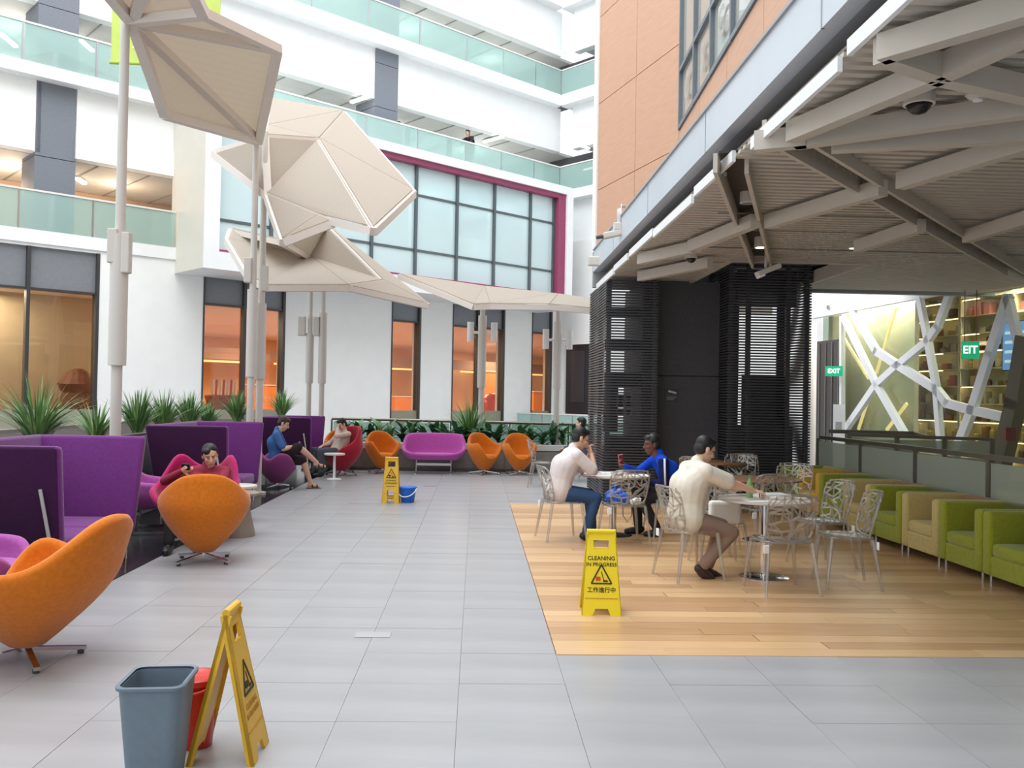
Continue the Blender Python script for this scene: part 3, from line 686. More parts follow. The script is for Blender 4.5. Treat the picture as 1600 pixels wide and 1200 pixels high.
bars(c6([(250,240),(470,690),(660,1020)]), .13)
bars(c6([(310,205),(470,465),(615,560),(870,720),(945,815),(1110,860),(1360,915)]), .155)
bars(c6([(270,980),(470,690),(620,555),(810,400),(880,300),(965,75)]), .14)
bars(c6([(760,120),(815,400),(870,700),(905,1160)]), .125)
bars(c6([(1350,110),(1230,480),(1110,860),(995,1160)]), .17)
bars(c6([(240,240),(240,1000)]), .08)
bars(c6([(1350,110),(1457,560),(1480,660)]), .14)
col2 = thing('leaning_column', 'dark olive leaning steel column at the photo edge in front of the shop', 'column', onS(1590, 560, .4))
bars(c6([(1470,400),(1400,820),(1310,1190)]), .26, 'shaft', mat('olive_steel', (108,104,84), .5), .4, .2, col2)
MB().box(-.08,.08,-.08,.08,-.1,.1).build('red_bracket', mat('bracket_red', (120,62,50), .5), col2)
col2.children
for o in COL.objects:
    if o.parent == col2 and o.name.startswith('red_bracket'): o.location = onS(1575, 678, .55)-col2.location
sobj(MB().box(.3, 7.5, .1, .112, .05, 3.6), 'window_8', glassmat('shop_front_glass', (222,230,220), .06), **STRUCT)
# golden light strips behind the lattice
m_gold = emat('gold_strip', (255,222,160), 1.1)
gs = thing('light_strips', 'diagonal golden light strips on the shop wall behind the lattice', 'light strip', S0)
for a_ in ([(600,170),(470,610)], [(255,385),(415,645)], [(410,800),(350,985)], [(480,740),(590,930)], [(670,820),(540,990)]):
    bars(c6(a_), .06, 'strip', m_gold, -.35, .04, gs)
pa = SI @ onS(1432, 600, -.6)
sobj(MB().box(-.05, pa.x, .55, .65, 0, 4.3), 'wall_shop_inner', m_shopw, **STRUCT)
# shelving: cases with boards, goods on them one by one
m_shelf = mat('shelf_cream', (226,212,180), .6); m_strip = emat('shelf_strip', (255,226,165), 7)
goods_c = [mat('goods_%d' % i, c, .6) for i, c in enumerate(((196,182,150),(150,110,74),(120,60,44),(206,120,96),(210,200,180),(96,84,70),(170,150,100),(226,214,190)))]
Yb = 1.9
GN = ('pale tan', 'brown', 'dark maroon', 'salmon', 'off-white', 'dark taupe', 'mustard', 'cream')
ORD = ('first','second','third','fourth','fifth','sixth','seventh','eighth','ninth','tenth','eleventh','twelfth')
q0, q1 = SI @ onS(1425, 600, -Yb), SI @ onS(1600, 600, -Yb)
xs0, xs1 = q0.x+.05, q1.x+1.2
for c in range(3):
    w3 = (xs1-xs0)/3; a_ = xs0+w3*c; b_ = a_+w3-.02
    sh = thing('display_shelf', ('lit cream display shelf of goods nearest the golden strips', 'lit cream display shelf of goods behind the hanging exit sign', 'lit cream display shelf of goods nearest the blue screen')[c], 'shelf', S0, 0, 'shop display shelves')
    sh.matrix_world = SM
    MB().box(a_, b_, Yb+.34, Yb+.37, 0, 4.1).build('back_board', m_shopw, sh)
    MB().box(a_, a_+.03, Yb, Yb+.34, 0, 4.1).build('side_board', m_shelf, sh); MB().box(b_-.03, b_, Yb, Yb+.34, 0, 4.1).build('side_board', m_shelf, sh)
    zl = [.25+.36*i for i in range(11)]
    for j, z in enumerate(zl):
        MB().box(a_+.03, b_-.03, Yb, Yb+.34, z-.02, z).build('shelf_board', m_shelf, sh)
        if random.random() < .75 and j: MB().box(a_+.05, b_-.05-random.choice((0, .5, .9)), Yb+.02, Yb+.05, z-.035, z-.021).build('light_strip', m_strip, sh)
        if j < 10:
            x = a_+.06; cnt = 0
            while x < b_-.2:
                w_ = random.uniform(.07, .22); h_ = random.uniform(.1, .28)
                if random.random() < .85:
                    cx, cz = x+w_/2, z
                    g_ = MB()
                    if random.random() < .4: g_.lathe([(w_*.3,0),(w_*.42,h_*.1),(w_*.42,h_*.7),(w_*.2,h_*.85),(w_*.2,h_)], 10)
                    else: g_.rbox(0,0,h_/2,w_*.85,.16,h_,.012,1)
                    ci = random.randrange(8); o = g_.build('packaged_good', goods_c[ci]); cnt += 1; tag(o, '%s %s, %s item on the %s board up of the %s shelf' % (GN[ci], 'jar' if len(g_.v) == 50 else 'box', ORD[cnt-1], ORD[j], ('shop\'s innermost', 'middle', 'screen-side')[c]), 'goods', 'goods on the shop shelves'); o.matrix_world = SM @ Matrix.Translation((cx, Yb+.17, cz))
                    GOODS = globals().setdefault('GOODS', []); GOODS.append(o)
                x += w_+random.uniform(.02, .12)
print('goods', len(GOODS))
# exit signs and screen
m_green = emat('exit_green', (30,150,105), .9); m_wtxt = emat('sign_white', (235,255,245), 1.6)
def upright(p, look):   # text plane with normal `look` (horizontal)
    look = Vector(look).normalized(); x = Vector((0,0,1)).cross(look); return Matrix(((x.x, 0, look.x, p[0]), (x.y, 0, look.y, p[1]), (0, 1, 0, p[2]), (0,0,0,1)))
def exit_sign(px, py, off, w, h, lab, body, stems):
    p = onS(px, py, off); t = thing('exit_sign', lab, 'sign', p)
    T = upright((0,0,0), (-.55,-1,0))
    MB().box(-w/2,w/2,-h/2,h/2,-.02,.02,T=T).build('lightbox', m_green, t)
    text_mesh('lettering', body, h*.62, m_wtxt, t, T @ Matrix.Translation((0,0,.022)), sx=.9)
    for s in stems: MB().tube(T @ Vector((s,h/2,0)), T @ Vector((s,h/2+1.1,0)), .008).build('hanger', mat('hanger_brown', (120,84,60), .5) if 'hanger_brown' not in bpy.data.materials else bpy.data.materials['hanger_brown'], t)
exit_sign(1303, 580, .25, .36, .22, 'green lit exit sign beside the dark shop door', 'EXIT', ())
exit_sign(1516, 547, .16, .28, .3, 'green lit sign hanging on two rods inside the shop', 'EIT', (-.09, .09))
sp = onS(1590, 540, -.25); t = thing('wall_screen', 'bright blue information screen inside the shop at the photo edge', 'screen', sp)
T = upright((0,0,0), sn)
MB().box(-.35,.35,-.42,.42,-.03,.0,T=T).build('bezel', m_char, t); MB().box(-.33,.33,-.4,.4,.0,.005,T=T).build('display', emat('screen_blue', (120,160,225), 1.0), t)
for i in range(4): MB().box(-.28,.24-.08*(i % 2),.2-.16*i,.25-.16*i,.005,.008,T=T).build('text_row', emat('screen_row', (205,220,250), 1.2) if 'screen_row' not in bpy.data.materials else bpy.data.materials['screen_row'], t)
for x, y_, e in ((1.2, .33, 60), (2.6, .33, 60), (4.2, 1.2, 260), (6.2, 1.2, 260)):
    L = bpy.data.lights.new('shop_lamp', 'AREA'); L.size = 1.2 if y_ > .5 else .35; L.energy = e; L.color = (1, .94, .84)
    lo = bpy.data.objects.new('shop_lamp', L); COL.objects.link(lo); lo.location = SM @ Vector((x, y_, 4.2))
L = bpy.data.lights.new('bulkhead_lamp', 'AREA'); L.size = 1.5; L.size_y = .5; L.energy = 90
lo = bpy.data.objects.new('bulkhead_lamp', L); COL.objects.link(lo); lo.location = SM @ Vector((2.0, -3.2, 5.4)); lo.rotation_euler = (Vector((SM @ Vector((2,0,3.6)))) - lo.location).to_track_quat('-Z', 'Y').to_euler()
p = onS(1311, 650, .3); t = thing('standee', 'small white upright sign beside the dark shop door', 'sign', (p.x, p.y, 0))
T = upright((0,0,0), (-.4,-1,0)); MB().box(-.12,.12,.0,1.62,-.02,.02,T=T).build('panel', m_white, t); MB().box(-.07,.06,1.05,1.25,.02,.022,T=T).build('emblem', m_sofd, t); MB().box(-.16,.16,0,.03,-.12,.12,T=T).build('foot', m_steel, t)

# unseen sides of the hall, added to keep stray world light out
MB().box(-14, 16, -6.2, -6, 0, 9).build('wall_back', m_white2, **STRUCT)
MB().box(9.2, 9.4, -6, 12.5, 0, 4.2).build('wall_right', m_soffit, **STRUCT)

# ------------------------------------------------------------------ folded canopies on poles
m_pole = mat('pole_paint', (214,210,204), .45)
m_mesh = mat('canopy_mesh', (206,198,186), .7, var=.05, scale=60)
m_frame = mat('canopy_frame', (226,218,210), .5)
def perforated(name, col):
    m = mat(name, col, .7); nt = m.node_tree; b = nt.nodes['Principled BSDF']
    tc = nt.nodes.new('ShaderNodeTexCoord'); vo = nt.nodes.new('ShaderNodeTexVoronoi'); vo.inputs['Scale'].default_value = 28; vo.inputs['Randomness'].default_value = .12
    nt.links.new(tc.outputs['Object'], vo.inputs['Vector'])
    rp = nt.nodes.new('ShaderNodeValToRGB'); c = lin(col)
    rp.color_ramp.elements[0].color = tuple(x*.72 for x in c[:3])+(1,); rp.color_ramp.elements[1].color = c; rp.color_ramp.elements[0].position = .12; rp.color_ramp.elements[1].position = .35
    nt.links.new(vo.outputs['Distance'], rp.inputs[0]); nt.links.new(rp.outputs[0], b.inputs['Base Color'])
    b.inputs['Transmission Weight'].default_value = 0
    # woven mesh lets some daylight through
    tl = nt.nodes.new('ShaderNodeBsdfTranslucent'); tl.inputs[0].default_value = c
    mx = nt.nodes.new('ShaderNodeMixShader'); mx.inputs[0].default_value = .5
    out = nt.nodes['Material Output']; nt.links.new(b.outputs[0], mx.inputs[1]); nt.links.new(tl.outputs[0], mx.inputs[2]); nt.links.new(mx.outputs[0], out.inputs[0])
    return m
m_perf = perforated('perforated_sheet', (212,203,191))
def canopy(label, verts, facets, bar=.09, extra=()):
    V = {k: at(*v) for k, v in verts.items()}
    c = sum(V.values(), Vector())/len(V); c.z = min(v.z for v in V.values())
    t = thing('folded_canopy', label, 'canopy', c, 0, 'folded canopies')
    es = set()
    for f in facets:
        P = [V[k]-c for k in f]; m_ = sum(P, Vector())/len(P)
        nr = (P[1]-P[0]).cross(P[2]-P[0]).normalized()
        if nr.z < 0: nr = -nr
        MB().slab([m_+(p-m_)*.985+nr*.02 for p in P], nr*.02).build('panel', m_perf, t)
        for a_, b_ in zip(f, f[1:]+f[:1]): es.add(tuple(sorted((a_, b_))))
    for a_, b_ in sorted(es):
        MB().bar(V[a_]-c-Vector((0,0,.045)), V[b_]-c-Vector((0,0,.045)), bar*1.15, .11).build('frame_bar', m_frame, t)
    return t, V
canopy('large perforated canopy at the top of the nearest pole', dict(
    H=(206,28,11.1), a=(258,175,12.6), b=(404,217,14.5), c=(434,72,12.0), d=(318,16,10.4), e=(296,-30,9.6), g=(150,-40,10.0), i=(240,-60,9.8)),
    [['H','a','b'], ['H','b','c'], ['H','c','d'], ['H','d','e','i'], ['H','i','g']], .11)
canopy('middle perforated canopy of folded facets above the paired poles', dict(
    H=(498,218,15.6), q=(536,175,17.4), r=(645,299,14.6), s=(583,357,12.6), M=(418,303,14.5), P=(414,212,14.9), l=(334,237,15.4), u=(424,156,17.2), v=(418,198,15.6), w=(500,337,13.4), t=(443,375,13.0), x=(520,345,13.2)),
    [['H','q','r'], ['H','r','s'], ['H','s','w','M'], ['H','M','P'], ['H','P','v'], ['H','v','q'], ['v','u','q'], ['l','P','M'], ['M','w','t'], ['w','x','t']], .10)
canopy('lower perforated canopy over the two slender poles before the white wall', dict(
    H=(484,402,19.5), T=(511,352,19.5), b=(443,377,18.0), l=(361,358,18.6), k=(355,374,18.0), j=(388,430,17.0), i=(414,447,16.8), n=(544,447,17.4), o=(598,439,18.2), tip=(668,475,18.3)),
    [['H','T','b'], ['H','b','l'], ['H','l','k'], ['H','k','j'], ['H','j','i'], ['H','i','n'], ['H','n','o'], ['H','o','T'], ['o','n','tip'], ['o','tip','T']], .09)
canopy('flat pale canopy over the two poles in the far planter', dict(
    l=(623,429,19.2), A=(757,449,20.5), a=(740,477,18.2), B=(872,461,20.5), b=(859,477,18.6), R=(936,470,19.6), r=(934,484,18.8), m=(765,476,18.4)),
    [['l','A','a'], ['A','a','m'], ['A','m','B'], ['m','b','B'], ['B','b','r'], ['B','r','R']], .08)
def pole(label, px, py, Y, ztop, zsl0, zsl1, r=.065, rs=.095, z0=0., lamps=None, boxes=()):
    b_ = at(px, py, Y); t = thing('canopy_pole', label, 'pole', (b_.x, b_.y, z0), 0, 'canopy poles')
    MB().tube((0,0,0), (0,0,ztop-z0), r, r*.8, 20).build('shaft', m_pole, t, smooth=False)
    for o in [x for x in COL.objects if x.parent == t]: autosmooth(o)
    autosmooth(MB().tube((0,0,zsl0-z0), (0,0,zsl1-z0), rs, rs, 20).build('sleeve', m_pole, t))
    MB().tube((0,0,0), (0,0,.04), r*2.2, r*2.2, 20).build('base_plate', m_pole, t)
    if lamps:
        for sx in (-1, 1):
            l = autosmooth(MB().tube((sx*.27,0,lamps-.15-z0), (sx*.27,0,lamps+.3-z0), .075, .075, 18).build('uplight_can', m_white, t))
            MB().tube((sx*.09,0,lamps+.06-z0), (sx*.2,0,lamps+.06-z0), .03).build('bracket', m_white, l)
    for (dx, z, w, h) in boxes: MB().rbox(dx, -.04, z-z0, w, .12, h, .015).build('light_box', m_pole, t)
    return t
pole('nearest tall canopy pole behind the nearest purple booth', 181, 640, 11.1, 6.35, 1.95, 3.55, .068, .105, boxes=((-.06,3.4,.12,.42),(.1,3.32,.1,.5)))
pole('taller pole of the close pair behind the second purple booth', 391, 640, 14.5, 5.85, 1.9, 3.3, .06, .085, boxes=((-.07,3.6,.12,.4),))
pole('second pole of the close pair, carrying the middle canopy', 405, 640, 14.7, 5.9, 1.87, 3.1, .06, .08, boxes=((.06,3.5,.09,.42),))
pole('slender pole carrying the lower canopy hub', 482, 640, 19.5, 4.62, 1.87, 2.95, .058, .085, boxes=((-.17,3.1,.16,.42),(.14,3.1,.13,.42)))
pole('slender pole reaching the peak of the lower canopy', 502, 640, 19.5, 5.25, 1.87, 3.4, .06, .088)
pole('far planter pole with twin white uplights next to the pink sofa', 751, 660, 20.5, 4.12, 1.85, 3.5, .068, .095, lamps=3.05)
pole('far planter pole with twin white uplights next to the black tower', 869, 660, 20.5, 4.0, 1.85, 3.4, .068, .09, lamps=2.92)
# lime banner hanging in front of the galleries
bn = thing('hanging_banner', 'lime green banner hanging in front of the upper gallery', 'banner', at(258, 103, 17))
bw = at(343, 103, 17).x-at(174, 103, 17).x
m_lime = mat('banner_lime', (200,222,112), .7, var=.1, scale=1.5)
MB().box(-bw/2, bw/2, -.012, .012, .03, 2.8).build('cloth', m_lime, bn); MB().tube((-bw/2-.02,0,.03), (bw/2+.02,0,.03), .03).build('bottom_rod', mat('rod_lime', (170,196,80), .5), bn); MB().tube((-bw/2-.02,0,2.8), (bw/2+.02,0,2.8), .03).build('top_rod', m_steel, bn)
text_mesh('lettering', 'X', .34, m_white, bn, Matrix(((1,0,0,-.48),(0,0,-1,-.014),(0,1,0,.42),(0,0,0,1))), sx=1.1)
for sx in (-1, 1): MB().tube((sx*bw*.4,0,2.8), (sx*bw*.4,0,8), .008).build('cable', m_steel, bn)

# ------------------------------------------------------------------ planters and plants
m_stone = mat('planter_stone', (128,124,120), .5, var=.12, scale=6)
m_ledge = mat('planter_ledge', (196,196,194), .5, var=.05, scale=6)
m_soil = mat('soil', (56,48,40), .9, var=.3, scale=20)
pl = MB().box(-3.3, 2.6, 19.7, 19.85, .06, .5).box(-3.3, 2.6, 19.75, 19.85, 0, .06).build('planter_wall', m_stone, **STRUCT)
for i in range(9):
    a_ = -3.3+5.9*i/9; MB().box(a_+.006, a_+5.9/9-.006, 19.68, 19.7, .07, .46).build('stone_panel', m_stone, pl)
MB().box(-3.3, 2.6, 19.66, 19.98, .48, .60).build('ledge', m_ledge, pl); MB().box(-3.3, 2.6, 19.98, 21.6, 0, .5).build('soil_bed', m_soil, pl)
rb = thing('planter_rail', 'metal handrail with glass running behind the far planter plants', 'railing', (0, 21.3, 0))
MB().tube((-3.4,0,1.07), (3.6,0,1.02), .035).build('handrail', m_railm, rb)
for i in range(6): MB().box(-3.4+1.4*i-.02, -3.4+1.4*i+.02, -.02, .02, .5, 1.05).build('post', m_railm, rb)
for i in range(5): MB().box(-3.36+1.4*i, -3.36+1.4*(i+1)-.08, -.006, .006, .5, 1.0).build('glass_panel', m_glass, rb)
# left planter behind the booths with a glass screen
pl2 = MB().box(-4.75, -4.6, 3, 23.4, 0, 1.0).box(-7.4, -7.3, 3, 23.4, 0, 1.0).build('planter_wall', m_stone, **STRUCT)
MB().box(-7.3, -4.75, 3, 23.4, 0, .95).build('soil_bed', m_soil, pl2)
lb = thing('glass_screen', 'low clear glass screen behind the purple booths', 'railing', (-4.52, 11, 0))
MB().tube((0,-7,1.06), (0,8.6,1.06), .022).build('handrail', m_railm, lb)
for i in range(11): MB().box(-.02,.02,-7+1.56*i-.02,-7+1.56*i+.02,0,1.05).build('post', m_railm, lb)
for i in range(10): MB().box(-.006,.006,-7+1.56*i+.03,-7+1.56*(i+1)-.03,.05,1.03).build('glass_panel', m_bglass, lb)
m_leafs = [mat('leaf_%d' % i, c, .5, var=.2, scale=6) for i, c in enumerate(((108,148,88),(80,120,72),(138,172,108)))]
m_leafd = [mat('broad_leaf_%d' % i, c, .4, var=.2, scale=6) for i, c in enumerate(((62,108,70),(90,136,88),(46,84,58)))]
def grass(px, py, Y, h, n, lab, spread=.55, m=0, z=.95):
    p = at(px, py, Y); t = thing('strappy_plant', lab, 'plant', (p.x, p.y, z), random.uniform(0, 6), 'spiky strap leaved plants')
    for part in range(3):
        mb = MB()
        for k in range(int(n*.55)):
            a = random.uniform(0, 2*PI); l = h*random.uniform(.7, 1.15); lean = random.uniform(.12, 1.25)*spread; w = random.uniform(.011, .02)
            d = Vector((math.cos(a), math.sin(a), 0)); s = Vector((-d.y, d.x, 0)); pts = []
            for i in range(6):
                u = i/5; r = lean*l*(u**1.6); zz = l*(u-.38*lean*u*u*1.3); pts.append((d*(r+.04)+Vector((0,0,zz)), w*(1-u**2.2)+.001))
            o = len(mb.v)
            for q, ww in pts: mb.v += [tuple(q-s*ww), tuple(q+s*ww)]
            for i in range(5): mb.f.append((o+2*i, o+2*i+1, o+2*i+3, o+2*i+2))
        mb.build('blades', m_leafs[(part+m) % 3], t, kind='stuff')
    return t
grass(58, 660, 10.09, .85, 90, 'spiky strap-leaved plant behind the nearest purple booth', .75)
grass(150, 664, 11.65, .6, 45, 'thin wispy strap-leaved plant beside the nearest pole', .8, 1)
grass(215, 660, 13.08, .72, 110, 'dense strap-leaved plant just past the nearest pole', .6, 1)
grass(255, 655, 14.14, .72, 110, 'dense strap-leaved plant between the nearest pole and the second booth', .6)
grass(295, 655, 15.4, .7, 110, 'dense strap-leaved plant before the first white wall pier', .6, 2)
grass(325, 658, 16.5, .55, 80, 'lower strap-leaved plant beside the paired window', .6, 1)
grass(370, 655, 18.48, .75, 90, 'strap-leaved plant left of the close pair of poles', .55)
grass(440, 655, 22.72, .8, 110, 'strap-leaved plant past the close pair of poles', .6, 1)
grass(735, 660, 20.7, 1.15, 90, 'tall strap-leaved plant rising above the far planter rail', .7, 2, z=.5)
# broad leaved plants: every leaf its own piece
leaf_me = []
for i in range(3):
    mb = MB(); N = 5
    for k in range(N+1):
        u = k/N; w = .055*math.sin(PI*(u*.9+.06)); z = .16*u-.2*u*u; x = .3*u
        mb.v += [(x, -w, z+.012), (x, 0, z), (x, w, z+.012)]
    for k in range(N): o = 3*k; mb.f += [(o, o+3, o+4, o+1), (o+1, o+4, o+5, o+2)]
    me = bpy.data.meshes.new('leaf'); me.from_pydata(mb.v, [], mb.f); me.materials.append(m_leafd[i]); leaf_me.append(me)
xs = [-2.9+.245*i for i in range(22)]
ords = ['first','second','third','fourth','fifth','sixth','seventh','eighth','ninth','tenth','eleventh','twelfth','thirteenth','fourteenth','fifteenth','sixteenth','seventeenth','eighteenth','nineteenth','twentieth','twenty-first','twenty-second']
for i, x in enumerate(xs):
    t = thing('broad_leaved_plant', 'dark green broad-leaved plant in the far planter, %s from the red chair' % ords[i], 'plant', (x, 20.15+.2*(i % 3), .5), 0, 'broad leaved plants in the far planter')
    MB().tube((0,0,0), (0,0,.2), .02, .012, 6).build('stem', m_leafd[2], t)
    for k in range(17):
        o = link('leaf', leaf_me[(i+k) % 3], None, t); o.location = (0, 0, random.uniform(.02, .3)); s = random.uniform(.9, 1.5); o.scale = (s, s, s)
        o.rotation_euler = (random.uniform(-.3,.3), random.uniform(-1.25, -.2), random.uniform(0, 6.28))

# ------------------------------------------------------------------ seats
def fabric(name, col, sheen=.25, var=.1): return mat(name, col, .9, var=var, scale=35, bump=.25, bscale=220, sheen=sheen, spec=.2)
m_or = fabric('orange_wool', (212,116,26)); m_mag = fabric('magenta_wool', (190,36,104)); m_redf = fabric('red_wool', (168,26,52))
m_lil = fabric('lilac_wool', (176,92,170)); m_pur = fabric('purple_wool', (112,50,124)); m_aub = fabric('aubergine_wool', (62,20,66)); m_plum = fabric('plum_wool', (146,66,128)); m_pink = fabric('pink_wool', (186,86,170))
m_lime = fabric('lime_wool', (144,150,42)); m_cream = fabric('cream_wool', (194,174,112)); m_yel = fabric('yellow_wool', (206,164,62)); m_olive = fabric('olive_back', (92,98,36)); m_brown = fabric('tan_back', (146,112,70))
def lerp_ctrl(ctrl, a):
    for (a0, v0), (a1, v1) in zip(ctrl, ctrl[1:]):
        if a <= a1:
            u = (a-a0)/(a1-a0); u = u*u*(3-2*u); return v0+(v1-v0)*u
    return ctrl[-1][1]
def shell(name, m, parent, rim, rx, ry, zb=.14, rb=.13, zref=.6, th=.05, zin=.36, belly=1.7, flare=.10, sup=2.2, rbx=None, recline=0.):
    """tub shell; phi 0 = back (-y), 180 = front (+y). rim: (deg, height) control points"""
    NP, NO, NI = 72, 12, 8; mb = MB(); rings = []
    HR_ = [lerp_ctrl(rim, abs(math.degrees(2*PI*k/NP-PI))) for k in range(NP)]
    for _ in range(5): HR_ = [(HR_[k-1]+2*HR_[k]+HR_[(k+1) % NP])/4 for k in range(NP)]
    rbx = rbx or rb
    def foot(ph, R_x, R_y):
        c, s = -math.cos(ph), math.sin(ph)
        e = 2/sup
        return Vector((R_x*math.copysign(abs(s)**e, s), R_y*math.copysign(abs(c)**e, c), 0))
    def rad(z, inner=0.):
        t = max(0, min(1, (z-zb)/(zref-zb))); g = 1-(1-t)**belly
        ex = max(0, z-zref)*flare
        return g, ex
    for k in range(NP):
        ph = 2*PI*k/NP-PI; hr = HR_[k]; col = []
        def P(z, off):
            g, ex = rad(z); f = foot(ph, rbx+(rx-rbx)*g-off, rb+(ry-rb)*g-off)
            lean = f.normalized()*ex if f.length else f
            return f+lean+Vector((0, -recline*max(0, z-zb-.12)*(.5-.5*f.y/max(.05, ry)), z))
        for i in range(NO+1): col.append(P(zb+(hr-zb)*i/NO, 0))
        col.append(P(hr, th*.25)+Vector((0,0,th*.42))); col.append(P(hr, th*.75)+Vector((0,0,th*.42)))
        zi = min(zin, hr-.03)
        for i in range(NI+1): col.append(P(hr+(zi-hr)*i/NI, th))
        rings.append(col)
    n = len(rings[0])
    for col in rings: mb.v += [tuple(v) for v in col]
    for k in range(NP):
        k2 = (k+1) % NP
        for i in range(n-1): mb.f.append((k*n+i, k2*n+i, k2*n+i+1, k*n+i+1))
    mb.f.append(tuple(k*n for k in range(NP-1, -1, -1))); mb.f.append(tuple(k*n+n-1 for k in range(NP)))
    return mb.build(name, m, parent, smooth=True)
def star_base(t, z1=.16, r=.33):
    MB().tube((0,0,.05), (0,0,z1), .03, .03, 14).build('pedestal', m_chrome, t)
    for k in range(4):
        a = PI/4+k*PI/2; d = Vector((math.cos(a), math.sin(a), 0))
        f = MB().bar(d*.0+Vector((0,0,.075)), d*r+Vector((0,0,.03)), .035, .022).build('foot_bar', m_chrome, t)
        MB().tube(d*(r-.03)+Vector((0,0,.0)), d*(r-.03)+Vector((0,0,.026)), .02, .02, 10).build('glide', m_black, f)
def cushion(t, m, rx, ry, z, h=.09, cy=.02, sup=2.3):
    mb = MB(); NP = 36; prof = [(.9,0),(1,.25),(1,.6),(.93,.9),(.75,1.0),(.4,1.06),(.02,1.08)]
    for s, u in prof:
        for k in range(NP):
            a = 2*PI*k/NP; c, q = math.cos(a), math.sin(a); e = 2/sup
            mb.v.append((rx*s*math.copysign(abs(c)**e, c), cy+ry*s*math.copysign(abs(q)**e, q), z+h*u))
    for i in range(len(prof)-1):
        for k in range(NP): mb.f.append((i*NP+k, i*NP+(k+1) % NP, (i+1)*NP+(k+1) % NP, (i+1)*NP+k))
    mb.f.append(tuple(range(NP-1,-1,-1))); mb.f.append(tuple((len(prof)-1)*NP+k for k in range(NP)))
    return mb.build('seat_cushion', m, t, smooth=True)
RIM_TUB = [(0,.855),(25,.84),(45,.765),(65,.68),(85,.62),(102,.63),(116,.665),(128,.63),(140,.5),(155,.37),(180,.34)]
RIM_SWAN = [(0,.76),(18,.80),(38,.93),(55,.92),(72,.72),(90,.58),(112,.57),(132,.48),(150,.36),(180,.33)]
RIM_EGG = [(0,.98),(30,.97),(52,.93),(72,.76),(95,.62),(120,.56),(138,.44),(155,.35),(180,.33)]
RIM_LOW = [(0,.72),(30,.70),(52,.52),(66,.48),(85,.62),(104,.60),(125,.45),(145,.37),(180,.34)]
def tub(name, label, m, loc, rz, rim=RIM_TUB, rx=.43, ry=.40, group='tub armchairs', th=.06, zb=.10, recline=0., flare=-.12):
    t = thing(name, label, 'armchair', loc, rz, group)
    shell('shell', m, t, rim, rx, ry, th=th, zb=zb, rb=.10, zref=.58, belly=1.6, flare=flare, recline=recline); cushion(t, m, rx-.12, ry-.12, .33); star_base(t); return t
# facing: rz = 0 looks to +y, PI looks at the camera
g0 = ground(50, 1032)
tub('orange_tub_chair', 'large orange tub chair nearest the camera, seen from behind', m_or, (g0.x-.03, g0.y, 0), math.radians(80), rim=[(0,.88),(16,.86),(32,.76),(48,.65),(64,.585),(84,.56),(100,.60),(114,.66),(126,.64),(138,.5),(155,.37),(180,.34)], rx=.48, ry=.46, recline=.16, th=.075, flare=.12)
g1 = ground(318, 877)
tub('orange_tub_chair', 'orange tub chair turned its back to us before the magenta chair', m_or, (g1.x, g1.y, 0), math.radians(14))
tub('magenta_wing_chair', 'magenta winged armchair behind the orange one, holding the man in maroon', m_mag, (-3.06, 9.95, 0), math.radians(172), RIM_SWAN, .47, .42)
tub('red_egg_chair', 'red high-backed shell chair with the man in a cream sweater', m_redf, (-2.72, 18.35, 0), math.radians(128), RIM_EGG, .44, .42)
tub('orange_tub_chair', 'orange tub chair half hidden behind the red shell chair', m_or, (-2.85, 19.2, 0), math.radians(200), rx=.37, ry=.36)
for px, lab, rz in ((598, 'orange tub chair between the red chair and the pink sofa', 205), (757, 'orange tub chair touching the pink sofa end, before the planter pole', 215), (812, 'orange tub chair at the planter end nearest the clear chairs', 190)):
    p = at(px, 700, 19.1); tub('orange_tub_chair', lab, m_or, (p.x, 19.1, 0), math.radians(rz), rx=.37, ry=.36)
tub('plum_low_chair', 'plum low armchair holding the man in the blue shirt', m_plum, (-3.42, 15.65, 0), math.radians(-70), RIM_LOW, .46, .42)
def low_lounge(label, loc, rz, m):
    t = thing('lilac_lounge_chair', label, 'armchair', loc, rz, 'lilac lounge chairs')
    shell('shell', m, t, [(0,.74),(40,.72),(62,.60),(95,.56),(125,.54),(140,.46),(155,.40),(180,.38)], .44, .40, zb=.30, rb=.30, rbx=.34, zref=.5, th=.07, sup=2.8); cushion(t, m, .33, .30, .36)
    for sx in (-1, 1):
        MB().bar((sx*.3,-.26,.02), (sx*.3,.26,.02), .03, .03).build('runner', m_chrome, t)
        for sy in (-1, 1): MB().tube((sx*.3,sy*.25,.02), (sx*.28,sy*.2,.32), .012).build('leg', m_chrome, t)
    return t
low_lounge('lilac lounge chair peeking out at the photo edge behind the nearest orange chair', (-3.42, 6.25, 0), math.radians(-75), m_lil)
low_lounge('lilac lounge chair squeezed between the first and second purple booths', (-3.75, 10.75, 0), math.radians(-80), m_lil)
# pink two-seat sofa
p = at(678, 700, 19.15); t = thing('pink_sofa', 'pink two-seat sofa on chrome legs in front of the planter', 'sofa', (p.x, 19.15, 0), PI)
shell('shell', m_pink, t, [(0,.82),(35,.81),(58,.78),(76,.60),(95,.52),(115,.47),(135,.42),(160,.40),(180,.40)], .68, .36, zb=.30, rb=.24, rbx=.52, zref=.52, th=.07, sup=3.0, zin=.38)
cushion(t, m_pink, .56, .24, .34, .09, 0, 3)
for sx in (-1, 1): MB().tube((sx*.37,.0,0), (sx*.37,.0,.33), .014).build('leg', m_chrome, t); MB().bar((sx*.37,-.26,.015), (sx*.37,.26,.015), .03, .02).build('runner', m_chrome, t)
MB().bar((-.37,0,.19), (.37,0,.19), .02, .05).build('cross_bar', m_steel, t)

